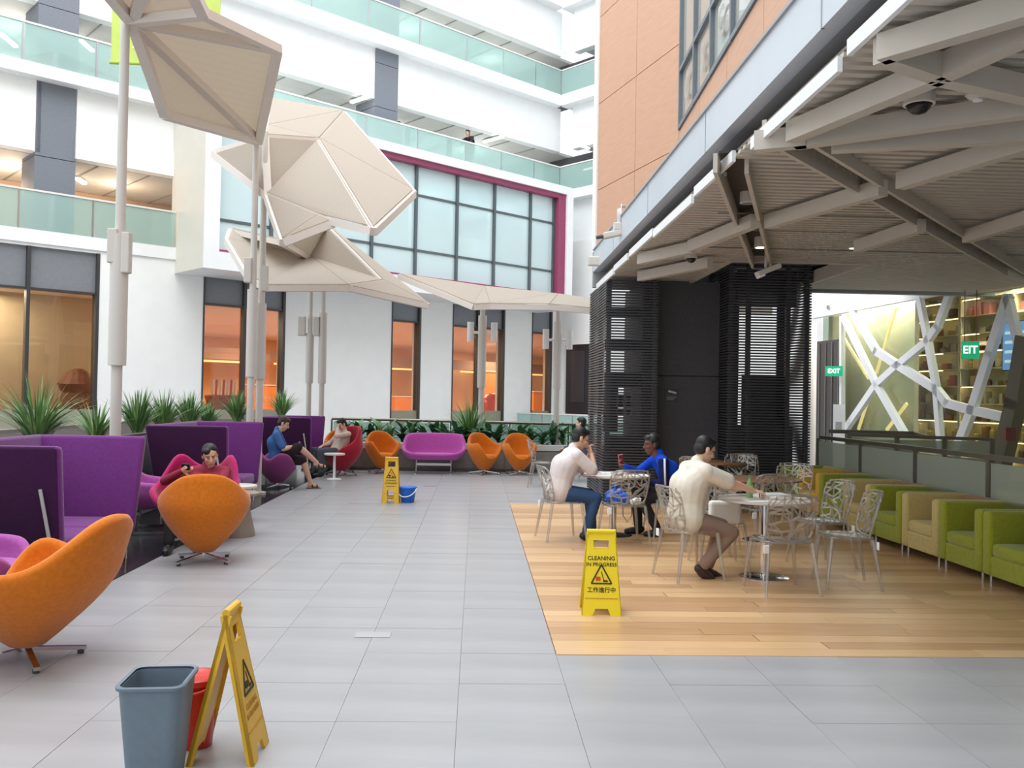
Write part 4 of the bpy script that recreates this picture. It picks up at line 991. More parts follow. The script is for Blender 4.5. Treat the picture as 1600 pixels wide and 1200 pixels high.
# purple high-sided booths
def booth(label, y0, y1, xf=-3.28, depth=.95, h=1.2):
    t = thing('purple_booth', label, 'booth', (xf, (y0+y1)/2, 0), 0, 'purple booths'); L = (y1-y0)/2; fl_ = .17; th = .09
    for s in (-1, 1):
        mb = MB(); V = []
        for zz, u in ((.28, 0), (h, 1)):
            for x in (-depth-.1*u, .0+.03*u):
                V.append((x, zz, u))
        bm = bmesh.new()
        pts = []
        for (x, zz, u) in (V[0], V[1], V[3], V[2]):
            for q in (0, 1): pts.append(bm.verts.new((x, s*(L+fl_*u-q*th), zz)))
        a = pts
        for f in ((a[0],a[2],a[4],a[6]), (a[1],a[3],a[5],a[7]), (a[0],a[2],a[3],a[1]), (a[2],a[4],a[5],a[3]), (a[4],a[6],a[7],a[5]), (a[6],a[0],a[1],a[7])): bm.faces.new(f)
        bmesh.ops.recalc_face_normals(bm, faces=bm.faces); bmesh.ops.bevel(bm, geom=bm.edges[:], offset=.035, segments=3, profile=.5, affect='EDGES')
        me = bpy.data.meshes.new('side_panel'); bm.to_mesh(me); bm.free()
        for p_ in me.polygons: p_.use_smooth = True
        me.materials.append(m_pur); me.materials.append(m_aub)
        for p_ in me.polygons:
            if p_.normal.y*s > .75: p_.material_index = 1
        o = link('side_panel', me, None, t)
        if s == -1: MB().bar((-.12,s*(L+fl_*.72)-.012,.86), (-.02,s*(L+.02)-.012,.12), .024, .012).build('steel_strip', m_ledge, o)
    mb = MB(); bm = bmesh.new(); q = []
    for zz, u in ((.28, 0), (h, 1)):
        for yy in (-L-fl_*u, L+fl_*u):
            for w in (0, th): q.append(bm.verts.new((-depth-.1*u+w, yy*.98, zz)))
    for f in ((0,1,3,2),(4,6,7,5),(0,4,5,1),(2,3,7,6),(0,2,6,4),(1,5,7,3)): bm.faces.new([q[i] for i in f])
    bmesh.ops.recalc_face_normals(bm, faces=bm.faces); bmesh.ops.bevel(bm, geom=bm.edges[:], offset=.03, segments=3, profile=.5, affect='EDGES')
    me = bpy.data.meshes.new('back_panel'); bm.to_mesh(me); bm.free()
    for p_ in me.polygons: p_.use_smooth = True
    link('back_panel', me, m_pur, t)
    n = 2
    for k in range(n):
        a_ = -L+.09+(2*L-.18)*k/n; b_ = -L+.09+(2*L-.18)*(k+1)/n
        MB().rbox(-depth/2+.02, (a_+b_)/2, .36, depth-.1, b_-a_-.01, .16, .045, 3).build('seat_cushion', m_pur, t, smooth=True)
    MB().box(-depth+.04, -.04, -L+.06, L-.06, .25, .29).build('seat_frame', m_char, t)
    for sx in (-.06, -depth+.06):
        for sy in (-1, 1): MB().tube((sx, sy*(L-.08), 0), (sx, sy*(L-.08), .27), .016, .016, 10).build('leg', m_chrome, t)
    return t
booth('nearest purple high-sided booth at the photo edge', 7.3, 8.85)
booth('second purple high-sided booth behind the man in maroon', 12.05, 13.75)
booth('farthest purple high-sided booth beside the red chair', 18.0, 19.35, h=1.17)
# side tables
m_tabw = mat('table_white', (222,216,206), .4); m_cone = mat('cone_taupe', (150,136,124), .5, var=.06, scale=10)
t = thing('cone_table', 'taupe cone-shaped side table beside the orange chair facing away', 'side table', (-2.72, 10.45, 0))
autosmooth(MB().lathe([(.2,0),(.2,.02),(.1,.46),(.09,.47)], 32).build('cone', m_cone, t)); autosmooth(MB().lathe([(.23,.47),(.24,.475),(.24,.495),(.23,.5),(.0,.5)], 40).build('top', m_cone, t))
p = ground(395, 800); t = thing('round_side_table', 'low round taupe table behind the cone table', 'side table', (p.x+.02, 11.6, 0))
autosmooth(MB().lathe([(.24,.43),(.25,.44),(.25,.46),(.24,.465)], 36).build('top', m_tabw, t)); MB().tube((0,0,.02),(0,0,.43),.03).build('column', m_cone, t); MB().lathe([(.16,0),(.16,.015),(.03,.03)], 28).build('base', m_char, t)
p = at(525, 700, 18.05); t = thing('white_side_table', 'small white round table beside the red shell chair', 'side table', (-2.72, 17.45, 0))
autosmooth(MB().lathe([(.19,.47),(.2,.475),(.2,.5),(.19,.505)], 32).build('top', m_tabw, t)); MB().tube((0,0,.02),(0,0,.47),.025).build('column', m_white, t); MB().lathe([(.14,0),(.14,.012),(.03,.025)], 24).build('base', m_white, t)

# box armchairs in a row along the glass
def box_chair(label, y, m, mb_, name):
    t = thing(name, label, 'armchair', (5.03, y, 0), 0, 'box armchairs along the glass'); W, D = .385, .37
    for s in (-1, 1): MB().rbox(-.0, s*(W-.065), .40, 2*D, .13, .58, .035, 3).build('arm', m, t, smooth=True)
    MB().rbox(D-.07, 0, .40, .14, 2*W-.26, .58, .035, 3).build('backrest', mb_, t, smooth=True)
    MB().rbox(-.05, 0, .20, 2*D-.12, 2*W-.25, .18, .02, 2).build('seat_base', m, t)
    MB().rbox(-.06, 0, .345, 2*D-.14, 2*W-.265, .13, .04, 3).build('seat_cushion', m, t, smooth=True)
    for sx in (-1, 1):
        for sy in (-1, 1): MB().tube((sx*(D-.06), sy*(W-.06), 0), (sx*(D-.06), sy*(W-.06), .13), .012, .012, 8).build('leg', m_steel, t)
    return t
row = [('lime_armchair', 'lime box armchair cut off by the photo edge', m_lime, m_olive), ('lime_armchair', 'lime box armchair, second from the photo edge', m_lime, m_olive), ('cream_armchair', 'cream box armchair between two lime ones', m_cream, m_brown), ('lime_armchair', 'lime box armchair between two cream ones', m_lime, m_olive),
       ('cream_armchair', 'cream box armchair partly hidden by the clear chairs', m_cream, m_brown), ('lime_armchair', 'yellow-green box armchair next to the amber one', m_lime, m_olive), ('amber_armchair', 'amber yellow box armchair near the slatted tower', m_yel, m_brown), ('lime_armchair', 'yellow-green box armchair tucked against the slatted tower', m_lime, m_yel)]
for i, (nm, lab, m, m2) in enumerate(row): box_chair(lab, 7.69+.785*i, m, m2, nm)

# ------------------------------------------------------------------ clear chairs and bistro tables
m_acr = glassmat('clear_acrylic', (238,236,232), .16, .10, (236,234,230), .05)
def acrylic_edge():
    return glassmat('acrylic_edge', (230,226,220), .22, .16, (240,238,234), .08)
m_acr2 = acrylic_edge()
def clear_chair_parts(t):
    random.seed(3)
    # seat: rounded square dish
    mb = MB(); N = 32; prof = [(1.0,.0),(1.02,.012),(1.0,.024),(.8,.016),(.4,.006),(.01,.004)]
    for s, z in prof:
        for k in range(N):
            a = 2*PI*k/N; c, q = math.cos(a), math.sin(a); e = 2/4.
            mb.v.append((.225*s*math.copysign(abs(c)**e, c), .21*s*math.copysign(abs(q)**e, q), .44+z))
    for i in range(len(prof)-1):
        for k in range(N): mb.f.append((i*N+k, i*N+(k+1) % N, (i+1)*N+(k+1) % N, (i+1)*N+k))
    mb.f.append(tuple(range(N-1,-1,-1)))
    mb.build('seat', m_acr, t, smooth=True)
    for sx in (-1, 1):
        for sy in (-1, 1):
            MB().tube((sx*.245, sy*.24-.01, 0), (sx*.195, sy*.175, .45), .013, .02, 8).build('leg', m_acr2, t)
    # backrest: rim plus branching web on a curved sheet
    def S(u, v):   # u -1..1, v 0..1
        w = .20+.035*v; y = -.20-.10*v+.06*(u*u); return Vector((u*w, y, .46+.40*v))
    rim = []
    for k in range(48):
        a = 2*PI*k/48; c, q = math.cos(a), math.sin(a); u = math.copysign(abs(c)**.45, c); v = .5+.5*math.copysign(abs(q)**.45, q); rim.append(S(u, v))
    bk = MB().path(rim+[rim[0]], .011, 6).build('back_rim', m_acr2, t, smooth=True)
    web = MB(); pts = []
    for i in range(6):
        for j in range(6): pts.append((-.84+.336*i+random.uniform(-.12,.12), .08+.168*j+random.uniform(-.05,.05), i, j))
    def P(i, j): return pts[i*6+j]
    def strut(a, b, r=.006):
        A, B = S(a[0], a[1]), S(b[0], b[1]); web.bar(A, B, r*2.6, r*1.4, up=(0,1,.2))
    for i in range(6):
        for j in range(6):
            if i < 5 and random.random() < .62: strut(P(i,j), P(i+1,j))
            if j < 5 and random.random() < .62: strut(P(i,j), P(i,j+1))
            if i < 5 and j < 5 and random.random() < .75: strut(P(i,j), P(i+1,j+1)) if random.random() < .5 else strut(P(i+1,j), P(i,j+1))
    for j in range(6): strut((-1, P(0,j)[1]), P(0,j)); strut(P(5,j), (1, P(5,j)[1]))
    for i in range(6): strut((P(i,0)[0], 0), P(i,0)); strut(P(i,5), (P(i,5)[0], 1))
    web.build('back_web', m_acr2, t)
    MB().rbox(-.23,-.21,.40,.05,.012,.07,.004,1).build('white_label', m_white, t)
proto_chair = None
def clear_chair(label, x, y, rz):
    global proto_chair
    if proto_chair is None:
        proto_chair = thing('clear_chair', label, 'chair', (x, y, 0), rz, 'clear web-backed chairs'); clear_chair_parts(proto_chair)
        KIDS[proto_chair.name] = [c for c in COL.objects if c.parent == proto_chair]
        for c in KIDS[proto_chair.name]: KIDS[c.name] = []
        return proto_chair
    return dup(proto_chair, (x, y, 0), rz, label)
# rz: seat looks along +y rotated by rz
R_ = math.radians
T1 = (1.68, 10.8); T2 = (2.73, 8.35)
clear_chair('clear web-backed chair under the man in the white polo', 1.02, 10.45, R_(-78))
clear_chair('clear web-backed chair with the blue bag on its seat', 1.70, 10.18, R_(8))
clear_chair('clear web-backed chair under the man in the blue jacket', 2.34, 10.85, R_(95))
clear_chair('clear web-backed chair under the man in glasses', 2.0, 8.27, R_(-74))
clear_chair('clear web-backed chair with its back to us at the near table', 2.68, 7.74, R_(6))
clear_chair('clear web-backed chair angled at the near table, before the cream armchairs', 3.5, 8.95, R_(105))
clear_chair('clear web-backed chair seen side on, closest to the lime armchairs', 3.36, 8.0, R_(84))
clear_chair('clear web-backed chair behind the man in glasses at the bare wooden table', 2.62, 9.75, R_(-30))
clear_chair('clear web-backed chair before the bare wooden table', 3.25, 9.95, R_(10))
clear_chair('clear web-backed chair with upright back at the far wooden table', 3.85, 12.95, R_(160))
clear_chair('clear web-backed chair behind the far wooden table near the slatted tower', 4.15, 13.2, R_(200))
clear_chair('clear web-backed chair beside the far wooden table', 3.2, 12.6, R_(-40))
clear_chair('clear web-backed chair behind the man in the white polo near the planter', 1.25, 16.6, R_(-100))
clear_chair('clear web-backed chair beyond the bare wooden table', 4.0, 11.2, R_(150))
def bistro(label, x, y, m, r=.43, tilt=0):
    t = thing('bistro_table', label, 'table', (x, y, 0), 0, 'round bistro tables')
    autosmooth(MB().lathe([(r-.01,.715),(r,.72),(r,.735),(r-.01,.74),(.0,.74)], 48).build('table_top', m, t))
    MB().tube((0,0,.02), (0,0,.715), .035, .035, 20).build('column', m_chrome, t)
    autosmooth(MB().lathe([(.23,0),(.23,.01),(.2,.02),(.04,.03),(.04,.05)], 40).build('base_disc', m_chrome, t))
    MB().lathe([(.09,.7),(.09,.715)], 20).build('top_plate', m_steel, t)
    return t
m_tglass = mat('table_grey', (196,188,178), .25); m_twood = mat('table_wood', (150,112,82), .4, var=.15, scale=6, stretch=(1,8,1))
bistro('round table between the man in the white polo and the man in the blue jacket', *T1, m_tglass)
bistro('round table where the man in glasses writes', *T2, m_tglass)
bistro('bare round wooden table right behind the near table', 3.42, 10.55, m_twood, .45)
bistro('far round wooden table beside the slatted tower', 3.6, 13.3, m_twood, .44)

# ------------------------------------------------------------------ things on the tables and chairs
m_paper = mat('paper', (238,238,236), .8); m_ink = mat('ink', (60,60,64), .6)
def sheet(label, x, y, z, w, h, rz, n=0, name='paper_sheet', m=m_paper, thick=.002, cat='paper', group='papers on the tables'):
    t = thing(name, label, cat, (x, y, z), rz, group); MB().box(-w/2, w/2, -h/2, h/2, 0, thick).build('leaf', m, t)
    for i in range(n): MB().box(-w*.38, w*(.38-.1*(i % 3)), h*.36-i*h*.11, h*.36-i*h*.11+.006, thick, thick+.0006).build('printed_line', m_ink, t)
    return t
zt = .741
sheet('open white papers nearest the man in the white polo', T1[0]-.16, T1[1]-.14, zt, .42, .3, .3, 5)
sheet('white papers spread before the man in the blue jacket', T1[0]+.2, T1[1]-.1, zt, .4, .3, -.2, 5)
sheet('white paper at the far edge of the shared table', T1[0]+.02, T1[1]+.22, zt, .3, .21, .1, 4)
sheet('white worksheet under the hand of the man in glasses', T2[0]-.1, T2[1]-.2, zt, .3, .22, .1, 5)
def book(label, x, y, z, w, h, th, rz):
    t = thing('book', label, 'book', (x, y, z), rz, 'books on the near table'); MB().box(-w/2, w/2, -h/2, h/2, .002, th-.002).build('page_block', m_paper, t); MB().box(-w/2-.003, w/2+.003, -h/2-.003, h/2+.003, 0, .002).box(-w/2-.003, w/2+.003, -h/2-.003, h/2+.003, th-.002, th).build('cover', mat('cover_pale', (226,226,222), .5) if 'cover_pale' not in bpy.data.materials else bpy.data.materials['cover_pale'], t)
book('thick pale book on the far side of the near table', T2[0]+.12, T2[1]+.18, zt, .3, .22, .025, .15)
book('thin pale book at the near side of the near table', T2[0]+.2, T2[1]-.12, zt, .32, .22, .018, -.1)
def pen(label, x, y, z, rz):
    t = thing('pen', label, 'pen', (x, y, z+.006), rz, 'pens'); MB().tube((-.07,0,0), (.06,0,0), .006, .006, 8).build('barrel', m_ink, t); MB().tube((.06,0,0), (.075,0,0), .005, .001, 8).build('tip', m_steel, t)
pen('dark pen lying on the papers at the shared table', T1[0]+.02, T1[1]-.2, zt+.003, .5)
# green bottle
m_gb = glassmat('green_bottle', (190,222,160), .10, .5, (170,210,140)); m_gcap = mat('green_cap', (96,140,84), .4)
t = thing('drink_bottle', 'green drink bottle standing among the books on the near table', 'bottle', (T2[0]-.13, T2[1]+.05, zt), 0)
autosmooth(MB().lathe([(.028,0),(.032,.006),(.032,.05),(.029,.06),(.032,.07),(.032,.12),(.02,.16),(.013,.175),(.013,.19)], 20).build('body', m_gb, t)); MB().lathe([(.015,.188),(.015,.208),(.0,.208)], 16).build('cap', m_gcap, t)
MB().lathe([(.0325,.07),(.0325,.115)], 20).build('wrap_label', mat('wrap_green', (170,205,140), .5), t)
# blue carrier bag, clear bottle, cap on the chair seat
cs = (1.70, 10.18)
t = thing('carrier_bag', 'crumpled blue carrier bag on the clear chair seat', 'bag', (cs[0]-.08, cs[1]+.0, .46))
mb = MB(); random.seed(11); NU, NV = 18, 10
for j in range(NV+1):
    v = j/NV; r = .15*math.sin(PI*(.12+.8*v))**.7
    for i in range(NU):
        a = 2*PI*i/NU; rr = r*(1+.22*math.sin(3*a+4*v)+random.uniform(-.1,.1)); mb.v.append((rr*math.cos(a), .75*rr*math.sin(a), .15*v*(1+.2*math.sin(2*a))))
for j in range(NV):
    for i in range(NU): mb.f.append((j*NU+i, j*NU+(i+1) % NU, (j+1)*NU+(i+1) % NU, (j+1)*NU+i))
mb.f.append(tuple(range(NU-1,-1,-1))); mb.f.append(tuple(NV*NU+i for i in range(NU)))
m_bag = mat('bag_blue', (50,100,196), .35, var=.15, scale=12); mb.build('pouch', m_bag, t, smooth=False)
MB().path([(-.06,0,.12),(-.07,-.03,.19),(0,-.04,.21),(.05,-.02,.17),(.05,0,.12)], .008, 6).build('handle', m_bag, t)
t = thing('water_bottle', 'clear water bottle with a yellow label beside the blue bag', 'bottle', (cs[0]+.06, cs[1]+.02, .462))
autosmooth(MB().lathe([(.03,0),(.034,.006),(.034,.13),(.02,.18),(.013,.195),(.013,.21)], 20).build('body', glassmat('pet', (225,230,228), .12, .12, (235,238,238)), t)); MB().lathe([(.015,.208),(.015,.226),(.0,.226)], 14).build('cap', m_white, t); MB().lathe([(.0345,.07),(.0345,.12)], 20).build('yellow_label', mat('label_yellow', (232,224,60), .5), t)
t = thing('paper_bundle', 'crumpled white paper bundle on the clear chair seat', 'paper', (cs[0]+.12, cs[1]-.09, .462)); MB().rbox(0,0,.03,.12,.1,.06,.02,2).build('wad', m_paper, t); MB().rbox(.02,-.01,.065,.08,.06,.02,.008,1).build('fold', m_paper, t)
t = thing('black_strap', 'thin dark strap looping below the clear chair seat', 'strap', (cs[0]+.02, cs[1]-.12, .44)); MB().path([(-.05,0,0),(-.05,-.02,-.1),(0,-.02,-.17),(.05,-.02,-.1),(.05,0,0)], .005, 6).build('loop', m_ink, t); MB().rbox(0,-.02,-.17,.02,.012,.012,.003,1).build('buckle', m_steel, t)
# white bag on the chair beside the man in glasses
t = thing('white_carrier_bag', 'white carrier bag beside the man in glasses under the near table', 'bag', (2.45, 8.72, .0)); MB().rbox(0,0,.56,.3,.12,.22,.03,2).build('pouch', m_paper, t); MB().path([(-.06,0,.66),(-.05,0,.72),(.05,0,.72),(.06,0,.66)], .006, 6).build('handle', m_paper, t)
c_ = clear_chair('clear web-backed chair carrying the white bag behind the near table', 2.45, 8.9, R_(180))

# ------------------------------------------------------------------ cleaning gear
m_sy = mat('sign_yellow', (240,214,16), .4, var=.03, scale=5); m_sy2 = mat('sign_yellow_worn', (226,178,44), .45, var=.08, scale=5)
m_blk = mat('print_black', (52,44,24), .6); m_redp = mat('print_red', (206,70,34), .6); m_faded = mat('print_faded', (190,130,30), .6)
def wet_sign(label, loc, rz, W=.30, Wt=.22, H=.62, m=m_sy, spread=.30, variant=0):
    """two hinged panels; the printed front looks to -y"""
    t = thing('cleaning_sign', label, 'sign', loc, rz, 'yellow cleaning signs')
    ang = math.atan2(spread/2, H)
    for s in (-1, 1):
        # local panel coords: x width, z height in the sheet, y thickness
        P = thing_part = None
        mb = MB(); th = .016
        def w(z): return (W+(Wt-W)*z/H)/2
        def strip(z0, z1, a0, b0, a1, b1): mb.slab([(a0,0,z0),(b0,0,z0),(b1,0,z1),(a1,0,z1)], (0,th,0))
        fz = .055; hz0, hz1 = (H*.80, H*.905) if variant != 2 else (H*.80, H*.93); hw = Wt*.27 if variant != 2 else Wt*.28
        strip(0, fz, -w(0), -w(0)+W*.27, -w(fz), -w(fz)+W*.33); strip(0, fz, w(0)-W*.27, w(0), w(fz)-W*.33, w(fz))
        if variant == 2:     # window in the lower half
            za, zb = .10, .20
            strip(fz, za, -w(fz), w(fz), -w(za), w(za)); strip(za, zb, -w(za), -W*.2, -w(zb), -W*.2); strip(za, zb, W*.2, w(za), W*.2, w(zb)); strip(zb, hz0, -w(zb), w(zb), -w(hz0), w(hz0))
        else: strip(fz, hz0, -w(fz), w(fz), -w(hz0), w(hz0))
        strip(hz0, hz1, -w(hz0), -hw, -w(hz1), -hw); strip(hz0, hz1, hw, w(hz0), hw, w(hz1)); strip(hz1, H, -w(hz1), w(hz1), -w(H), w(H))
        # side flanges
        for sx in (-1, 1): mb.slab([(sx*w(0),0,0),(sx*w(H),0,H),(sx*w(H),.03,H),(sx*w(0),.03,0)], (-sx*.008,0,0))
        o = mb.build('panel', m, t)
        if s == -1: o.matrix_local = Matrix.Translation((0,-spread/2,0)) @ Matrix.Rotation(-ang, 4, 'X')
        else: o.matrix_local = Matrix.Rotation(PI, 4, 'Z') @ Matrix.Translation((0,-spread/2,0)) @ Matrix.Rotation(-ang, 4, 'X')
        TT = lambda x, z: Matrix(((1,0,0,x),(0,0,-1,-.0015),(0,1,0,z),(0,0,0,1)))
        fc = m_blk if variant == 0 else m_blk
        if variant == 0:
            text_mesh('lettering', 'CLEANING', .043, m_blk, o, TT(0, H*.685), .0005); text_mesh('lettering', 'IN PROGRESS', .039, m_blk, o, TT(0, H*.61), .0005)
            text_mesh('lettering', '工作進行中', .044, m_blk, o, TT(0, H*.305), .0005)
            tz, ts = H*.385, .15
        elif variant == 1:
            text_mesh('lettering', 'CLEANING', .036, m_faded, o, TT(0, H*.36), .0005); text_mesh('lettering', 'IN PROGRESS', .034, m_faded, o, TT(0, H*.30), .0005); tz, ts = H*.44, .15
        else:
            text_mesh('lettering', 'CLEANING', .032, m_blk, o, TT(0, H*.50), .0005); text_mesh('lettering', 'IN PROGRESS', .03, m_blk, o, TT(0, H*.44), .0005); tz, ts = H*.56, .14
            MB().box(-.07,.07,-.004,-.001,H*.37,H*.378).box(-.05,.05,-.004,-.001,.075,.085).build('printed_rule', m_blk, o)
        # warning triangle with mop figure
        tri = MB(); A, B, C_ = Vector((-ts*.52,-.002,tz)), Vector((ts*.52,-.002,tz)), Vector((0,-.002,tz+ts*.95))
        for a_, b_ in ((A,B),(B,C_),(C_,A)): tri.bar(a_, b_, .011, .003, up=(0,1,0))
        tri.build('warning_triangle', m_blk, o)
        MB().rbox(-ts*.17,-.002,tz+ts*.24,ts*.24,.002,ts*.2,.004,1).build('bucket_mark', m_redp if variant == 0 else m_blk, o)
        MB().bar((ts*.0,-.002,tz+ts*.6), (ts*.12,-.002,tz+ts*.16), .006, .002, up=(0,1,0)).bar((ts*.08,-.002,tz+ts*.14), (ts*.32,-.002,tz+ts*.12), .014, .002, up=(0,1,0)).build('mop_mark', m_blk, o)
        MB().box(-W*.42,W*.42,-.003,.0,H*.205,H*.212).build('ridge', m_faded, o)
    MB().tube((-Wt*.49,0,H*.985), (Wt*.49,0,H*.985), .018, .018, 10).build('hinge', m, t)
    return t
p = ground(941, 962); wet_sign('bright yellow cleaning-in-progress sign standing on the wooden deck', (p.x, p.y+.13, 0), R_(-3), .305, .225, .63)
wet_sign('worn yellow folding sign beside the grey bin, seen from its side', (-1.10, 4.16, 0), R_(90), .29, .2, .67, m_sy2, .3, 1)
p = ground(610, 786); wet_sign('far yellow folding sign with a window cut out, next to the blue bucket', (p.x, p.y+.1, 0), 0, .27, .2, .69, m_sy2, .26, 2)
# grey bin
m_bin = mat('bin_grey', (108,124,138), .45, var=.05, scale=30); m_rb = mat('bucket_red', (196,40,34), .35); m_bb = mat('bucket_blue', (18,104,206), .35)
def rrect(hx, hy, r, n=6):
    out = []
    for cx, cy, a0 in ((hx-r,hy-r,0),(-hx+r,hy-r,90),(-hx+r,-hy+r,180),(hx-r,-hy+r,270)):
        for k in range(n+1): a = R_(a0+90*k/n); out.append((cx+r*math.cos(a), cy+r*math.sin(a)))
    return out
t = thing('waste_bin', 'grey rectangular waste bin with a rolled rim in the foreground', 'bin', (-1.325, 3.87, 0), R_(4))
def ringmesh(levels, n=6):
    mb = MB(); N = None
    for hx, hy, r, z in levels:
        q = rrect(hx, hy, r, n); N = len(q); mb.v += [(x, y, z) for x, y in q]
    for i in range(len(levels)-1):
        for k in range(N): mb.f.append((i*N+k, i*N+(k+1) % N, (i+1)*N+(k+1) % N, (i+1)*N+k))
    return mb, N
mb, N = ringmesh([(.09,.105,.03,0),(.095,.11,.035,.005),(.128,.148,.045,.43),(.12,.14,.04,.43),(.088,.102,.03,.01)])
mb.f.append(tuple(range(N-1,-1,-1))); mb.f.append(tuple(4*N+k for k in range(N))); autosmooth(mb.build('body', m_bin, t), 30)
mb, N = ringmesh([(.128,.148,.045,.422),(.138,.158,.05,.425),(.14,.16,.05,.438),(.134,.154,.048,.444),(.122,.142,.04,.44)])
autosmooth(mb.build('rim', m_bin, t), 50)
def bucket(label, loc, r, h, m, mh, name, drop=False):
    t = thing(name, label, 'bucket', loc, R_(-12), 'buckets')
    autosmooth(MB().lathe([(r*.72,0),(r*.74,.004),(r*.97,h),(r*.93,h),(r*.70,.01),(.0,.01)], 40).build('pail', m, t), 50)
    autosmooth(MB().lathe([(r*.97,h-.03),(r*1.04,h-.025),(r*1.05,h),(r*.98,h+.006),(r*.93,h)], 40).build('rim', m, t), 50)
    pts = []
    for k in range(13):
        a = PI*k/12; pts.append((r*1.06*math.cos(a), -(r*.55)*math.sin(a)-.02 if drop else .0-(r*.5)*math.sin(a), h-.02-(r*1.02)*math.sin(a)*(.85 if drop else .3)))
    pts = [(x, min(y, -.0) - (abs(y) > 0)*r*.62*math.sin(PI*i/12), z) for i, (x, y, z) in enumerate(pts)]
    MB().path(pts, .008, 8).build('handle', mh, t, smooth=True)
    return t
bucket('red bucket hidden between the grey bin and the folding sign', (-1.29, 4.27, 0), .11, .32, m_rb, m_rb, 'red_bucket')
p = ground(636, 786); bucket('bright blue bucket with a white handle beside the far yellow sign', (p.x, p.y+.12, 0), .135, .235, m_bb, m_white, 'blue_bucket', True)

# ------------------------------------------------------------------ people
m_skin = mat('skin_light', (220,174,148), .55, var=.04, scale=10, spec=.3); m_skin2 = mat('skin_deep', (112,72,54), .5, var=.05, scale=10, spec=.4)
m_hair = mat('hair_black', (26,24,26), .5, var=.2, scale=60, stretch=(1,1,.2)); m_hairb = mat('hair_brown', (58,36,32), .55, var=.2, scale=60)
m_eye = mat('eye_white', (150,122,108), .5); m_iris = mat('iris_dark', (34,24,20), .2); m_lip = mat('lip', (160,92,82), .5)
def cloth(name, c): return mat(name, c, .85, var=.06, scale=9, bump=.35, bscale=22, spec=.2)
m_cw = cloth('white_cotton', (226,216,214)); m_cw2 = cloth('ivory_cotton', (228,220,206)); m_cb = cloth('royal_blue_knit', (20,72,196)); m_navy = cloth('navy_knit', (22,28,78)); m_stripe = cloth('white_stripe', (220,224,232))
m_mar = cloth('maroon_cotton', (150,56,76)); m_bl = cloth('denim_blue_shirt', (70,108,166)); m_jean = cloth('jeans', (58,84,122)); m_dkt = cloth('dark_trousers', (52,48,52)); m_tan = cloth('taupe_trousers', (150,126,114)); m_shorts = cloth('dark_shorts', (54,42,50)); m_swt = cloth('cream_sweater', (206,186,176)); m_grey = cloth('grey_cloth', (84,88,100))
m_shoe = mat('shoe_brown', (58,36,30), .4); m_shoeb = mat('shoe_black', (30,28,30), .4)
def capsule(mb, p0, r0, p1, r1, n=12, m=5):
    p0, p1 = Vector(p0), Vector(p1); d = p1-p0
    if d.length < 1e-5: d = Vector((0,0,1e-4)); p1 = p0+d
    d.normalize(); u = Vector((0,0,1)) if abs(d.z) < .9 else Vector((1,0,0)); x = d.cross(u).normalized(); y = x.cross(d)
    rings = [(p0-d*r0*math.cos(PI/2*k/m), r0*math.sin(PI/2*k/m)) for k in range(1, m+1)] + [(p1+d*r1*math.sin(PI/2*k/m), r1*math.cos(PI/2*k/m)) for k in range(0, m)]
    o = len(mb.v); mb.v.append(tuple(p0-d*r0))
    for c, r in rings:
        for k in range(n): a = 2*PI*k/n; mb.v.append(tuple(c+x*(r*math.cos(a))+y*(r*math.sin(a))))
    mb.v.append(tuple(p1+d*r1)); R = len(rings)
    for k in range(n): mb.f.append((o, o+1+k, o+1+(k+1) % n)); mb.f.append((o+1+R*n, o+1+(R-1)*n+(k+1) % n, o+1+(R-1)*n+k))
    for i in range(R-1):
        for k in range(n): mb.f.append((o+1+i*n+k, o+1+(i+1)*n+k, o+1+(i+1)*n+(k+1) % n, o+1+i*n+(k+1) % n))
def ellip(mb, c, rx, ry, rz, Rm=None, n=16, m=10):
    c = Vector(c); o = len(mb.v)
    def T(v):
        v = Vector(v); return c+(Rm @ v if Rm else v)
    mb.v.append(tuple(T((0,0,-rz))))
    for i in range(1, m):
        t = PI*i/m
        for k in range(n): a = 2*PI*k/n; mb.v.append(tuple(T((rx*math.sin(t)*math.cos(a), ry*math.sin(t)*math.sin(a), -rz*math.cos(t)))))
    mb.v.append(tuple(T((0,0,rz)))); L = o+1+(m-1)*n
    for k in range(n): mb.f.append((o, o+1+(k+1) % n, o+1+k)); mb.f.append((L, L-n+k, L-n+(k+1) % n))
    for i in range(m-2):
        for k in range(n): mb.f.append((o+1+i*n+k, o+1+i*n+(k+1) % n, o+1+(i+1)*n+(k+1) % n, o+1+(i+1)*n+k))
def blob(mb, name, m, parent, vox=.008, smooth=4):
    me = bpy.data.meshes.new(name); me.from_pydata(mb.v, [], mb.f); me.update()
    bm = bmesh.new(); bm.from_mesh(me); bmesh.ops.recalc_face_normals(bm, faces=bm.faces); bm.to_mesh(me); bm.free()
    o = bpy.data.objects.new(name, me); COL.objects.link(o)
    r = o.modifiers.new('r', 'REMESH'); r.mode = 'VOXEL'; r.voxel_size = vox
    s = o.modifiers.new('s', 'SMOOTH'); s.factor = .5; s.iterations = smooth
    dg = bpy.context.evaluated_depsgraph_get(); m2 = bpy.data.meshes.new_from_object(o.evaluated_get(dg))
    bpy.data.objects.remove(o); bpy.data.meshes.remove(me); m2.name = name; m2.materials.clear()
    for p in m2.polygons: p.use_smooth = True
    return link(name, m2, m, parent)
def ik(a, b, l1, l2, hint):
    a, b, hint = Vector(a), Vector(b), Vector(hint); d = b-a; L = min(d.length, (l1+l2)*.999); dn = d.normalized(); b = a+dn*L
    x = (l1*l1-l2*l2+L*L)/(2*L); h = math.sqrt(max(0, l1*l1-x*x)); hp = hint-dn*hint.dot(dn); hp.normalize()
    return a+dn*x+hp*h, b
